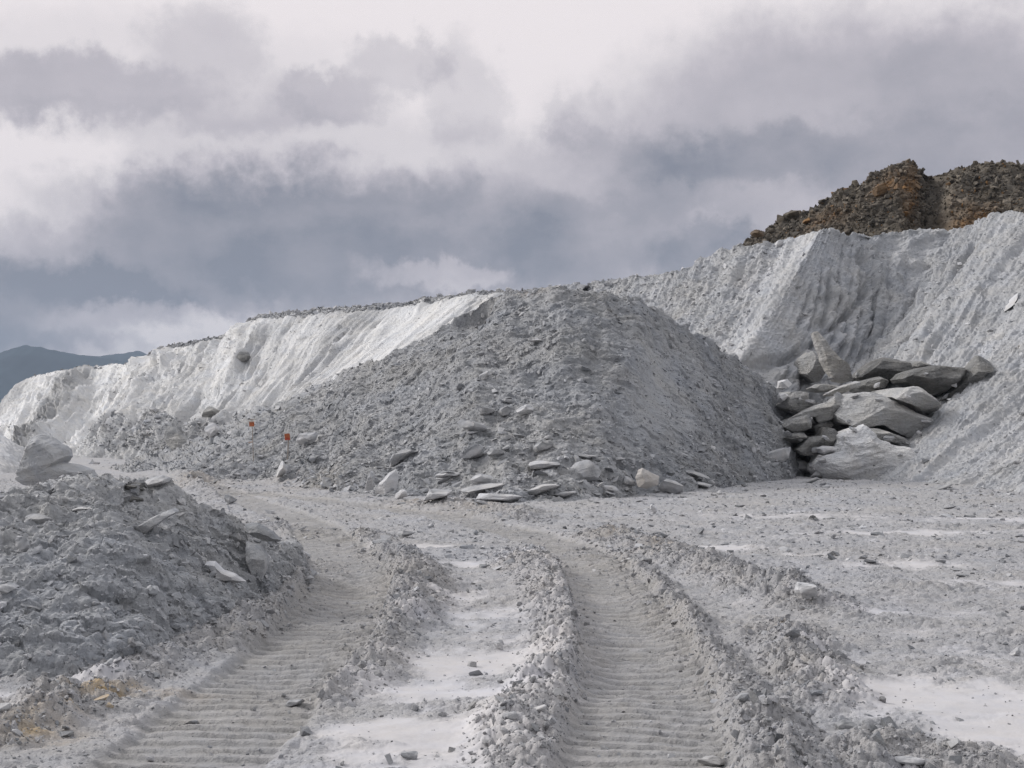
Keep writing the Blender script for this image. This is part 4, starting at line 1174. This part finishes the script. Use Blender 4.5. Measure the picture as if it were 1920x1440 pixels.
# left quarry face
H('boulder', 455, 668, 28, 24, 'round grey boulder stuck high in the white face', 0, seed=111, mat='boulder', tone=.62, sit=.1)
H('boulder', 400, 804, 32, 30, 'white square block at the foot of the white face', 20, seed=112, tone=.95, sit=0)
H('boulder', 330, 820, 70, 46, 'big pale boulder mass at the foot of the white face', -10, seed=113, mat='boulder', tone=.75, sit=0)
H('boulder', 395, 770, 50, 22, 'dark ledge of rock above the white square block', 12, seed=114, mat='boulder', tone=.55, sit=.2)
# right hill
H('flat_rock', 1890, 572, 84, 10, 'long pale slab slanting on the upper part of the right slope', 42, seed=121, tone=.7, sit=.5)
H('flat_rock', 1462, 455, 18, 14, 'white slab on the rim of the back hill under the brown heap', 35, seed=122, tone=1.0, sit=0)
H('flat_rock', 1520, 900, 50, 8, 'thin dark slab on the floor in front of the boulder pile', 20, seed=123, tone=.2)
H('flat_rock', 1770, 912, 40, 8, 'thin dark slab at the foot of the right slope', 14, seed=124, tone=.2)
# brown heap
H('boulder', 1462, 852, 64, 30, 'pale broken block at the right foot of the central mound', 10, seed=141, tone=.65)
H('boulder', 1502, 868, 46, 30, 'grey block in the gap between the central mound and the boulder pile', -15, seed=142, tone=.5)
H('boulder', 1540, 886, 40, 18, 'small grey block at the left corner of the huge white boulder', 5, seed=143, tone=.55)
H('boulder', 1480, 402, 34, 26, 'dark squarish boulder on the left skyline of the brown heap', 5, seed=131, mat='brown', tone=.35, sit=-.1, Y=95)
H('boulder', 1463, 408, 16, 20, 'pale brown upright block beside the dark squarish boulder', 5, seed=132, mat='brown', tone=.9, sit=-.1, Y=95)
H('boulder', 1420, 436, 28, 18, 'reddish brown boulder at the lower left end of the brown heap', 0, seed=133, mat='brown', tone=.5, ochre=.3, sit=-.1, Y=94)
H('boulder', 1700, 313, 24, 14, 'dark rock on the highest point of the brown heap', 0, seed=134, mat='brown', tone=.3, sit=0, Y=94)
H('boulder', 1650, 356, 32, 24, 'rusty boulder high on the face of the brown heap', 20, seed=135, mat='brown', tone=.5, ochre=.5, sit=.35)


# ---------------------------------------------------------------- survey stakes with orange boards
def plain(name, col, rough=.6):
    m = bpy.data.materials.new(name)
    m.use_nodes = True
    t = NT(m.node_tree)
    co = t.n('ShaderNodeTexCoord').outputs['Object']
    c_ = t.mix(t.rng(t.noise(co, 30, 5, .6), .35, .7, 0, 1), col, (col[0] * .75, col[1] * .8, col[2] * .85))
    b = t.n('ShaderNodeBsdfPrincipled')
    t.put(b.inputs['Base Color'], c_)
    b.inputs['Roughness'].default_value = rough
    t.put(t.n('ShaderNodeOutputMaterial').inputs[0], b.outputs[0])
    return m


M['lath'] = plain('weathered lath', (.40, .34, .29))
M['orange'] = plain('orange paint', (.50, .13, .045))
M['red'] = plain('red paint', (.50, .07, .035))
M['pale'] = plain('pale band', (.62, .46, .36))


def boxes(name, L, mat, parent):
    verts, faces = [], []
    for (x, y, z, sx_, sy_, sz_, rot) in L:
        b = bmesh.new()
        bmesh.ops.create_cube(b, size=1.0)
        bmesh.ops.scale(b, verts=b.verts, vec=(sx_, sy_, sz_))
        bmesh.ops.bevel(b, geom=b.edges[:], offset=min(sx_, sy_, sz_) * .15, segments=1, affect='EDGES')
        b.verts.index_update()
        c_, s2 = math.cos(rot), math.sin(rot)
        o_ = len(verts)
        verts += [(q.co.x * c_ - q.co.z * s2 + x, q.co.y + y, q.co.x * s2 + q.co.z * c_ + z) for q in b.verts]
        faces += [[q.index + o_ for q in f.verts] for f in b.faces]
        b.free()
    me = bpy.data.meshes.new(name)
    me.from_pydata(verts, [], faces)
    return add_obj(name, me, M[mat], parent)


def stake(px, foot, label, top, lean):
    Y = zget(px, foot) - .05
    k = Y / FPX
    e = bpy.data.objects.new('survey_stake', None)
    e.empty_display_size = .1
    COL.objects.link(e)
    e.location = W(px, foot, Y)
    e.rotation_euler = (0, lean, 0)
    tag(e, label, 'survey stake', 'orange survey stakes at the mound foot')
    return e, k


e, k = stake(475, 858, 'taller survey stake with a pale-banded orange board and a faded ribbon', 786, math.radians(-2))
hh = 72 * k
boxes('post', [(0, 0, hh / 2 - .1, .026, .02, hh + .2, 0)], 'lath', e)
s_ = boxes('sign_board', [(-.01, -.026, hh - 9 * k, 9.5 * k, .02, 9 * k, 0)], 'orange', e)
boxes('band', [(-.01, -.042, hh - 4.6 * k, 11.4 * k, .012, 1.8 * k, 0), (-.01, -.042, hh - 13.6 * k, 11.4 * k, .012, 1.2 * k, 0)], 'pale', s_)
boxes('cap', [(0, 0, hh - .2 * k, 11 * k, .05, 1.6 * k, .06)], 'lath', e)
boxes('ribbon', [(-.07, -.02, hh - 43 * k, 9 * k, .02, 2 * k, .12)], 'pale', e)
e, k = stake(538, 858, 'shorter survey stake with a plain tilted red-orange board', 812, math.radians(3))
hh = 44 * k
boxes('post', [(.02, 0, hh / 2 - .1, .04, .02, hh + .2, 0)], 'lath', e)
s_ = boxes('sign_board', [(-.02, -.024, hh - 5 * k, 10 * k, .02, 12 * k, .12)], 'orange', e)
boxes('band', [(-.01, -.039, hh - 9 * k, 8.5 * k, .01, 4.4 * k, .12)], 'red', s_)

# ---------------------------------------------------------------- air between here and the mountains
hz = bmesh.new()
r = bmesh.ops.create_cube(hz, size=1.0)
for q in r['verts']:
    q.co.x *= 17000; q.co.y = q.co.y * 6300 + 3090; q.co.z = 192 + q.co.z * 400
me = bpy.data.meshes.new('haze'); hz.to_mesh(me); hz.free()
m = bpy.data.materials.new('hazy air'); m.use_nodes = True
t = NT(m.node_tree)
pv = t.n('ShaderNodeVolumePrincipled')
pv.inputs['Color'].default_value = (.60, .72, .90, 1)
pv.inputs['Density'].default_value = 0.00013
pv.inputs['Anisotropy'].default_value = 0.0
t.put(t.n('ShaderNodeOutputMaterial').inputs[1], pv.outputs[0])
hazeo = add_obj('haze', me, m)
tag(hazeo, 'thin blue air fading the far mountains', 'haze', kind='stuff')
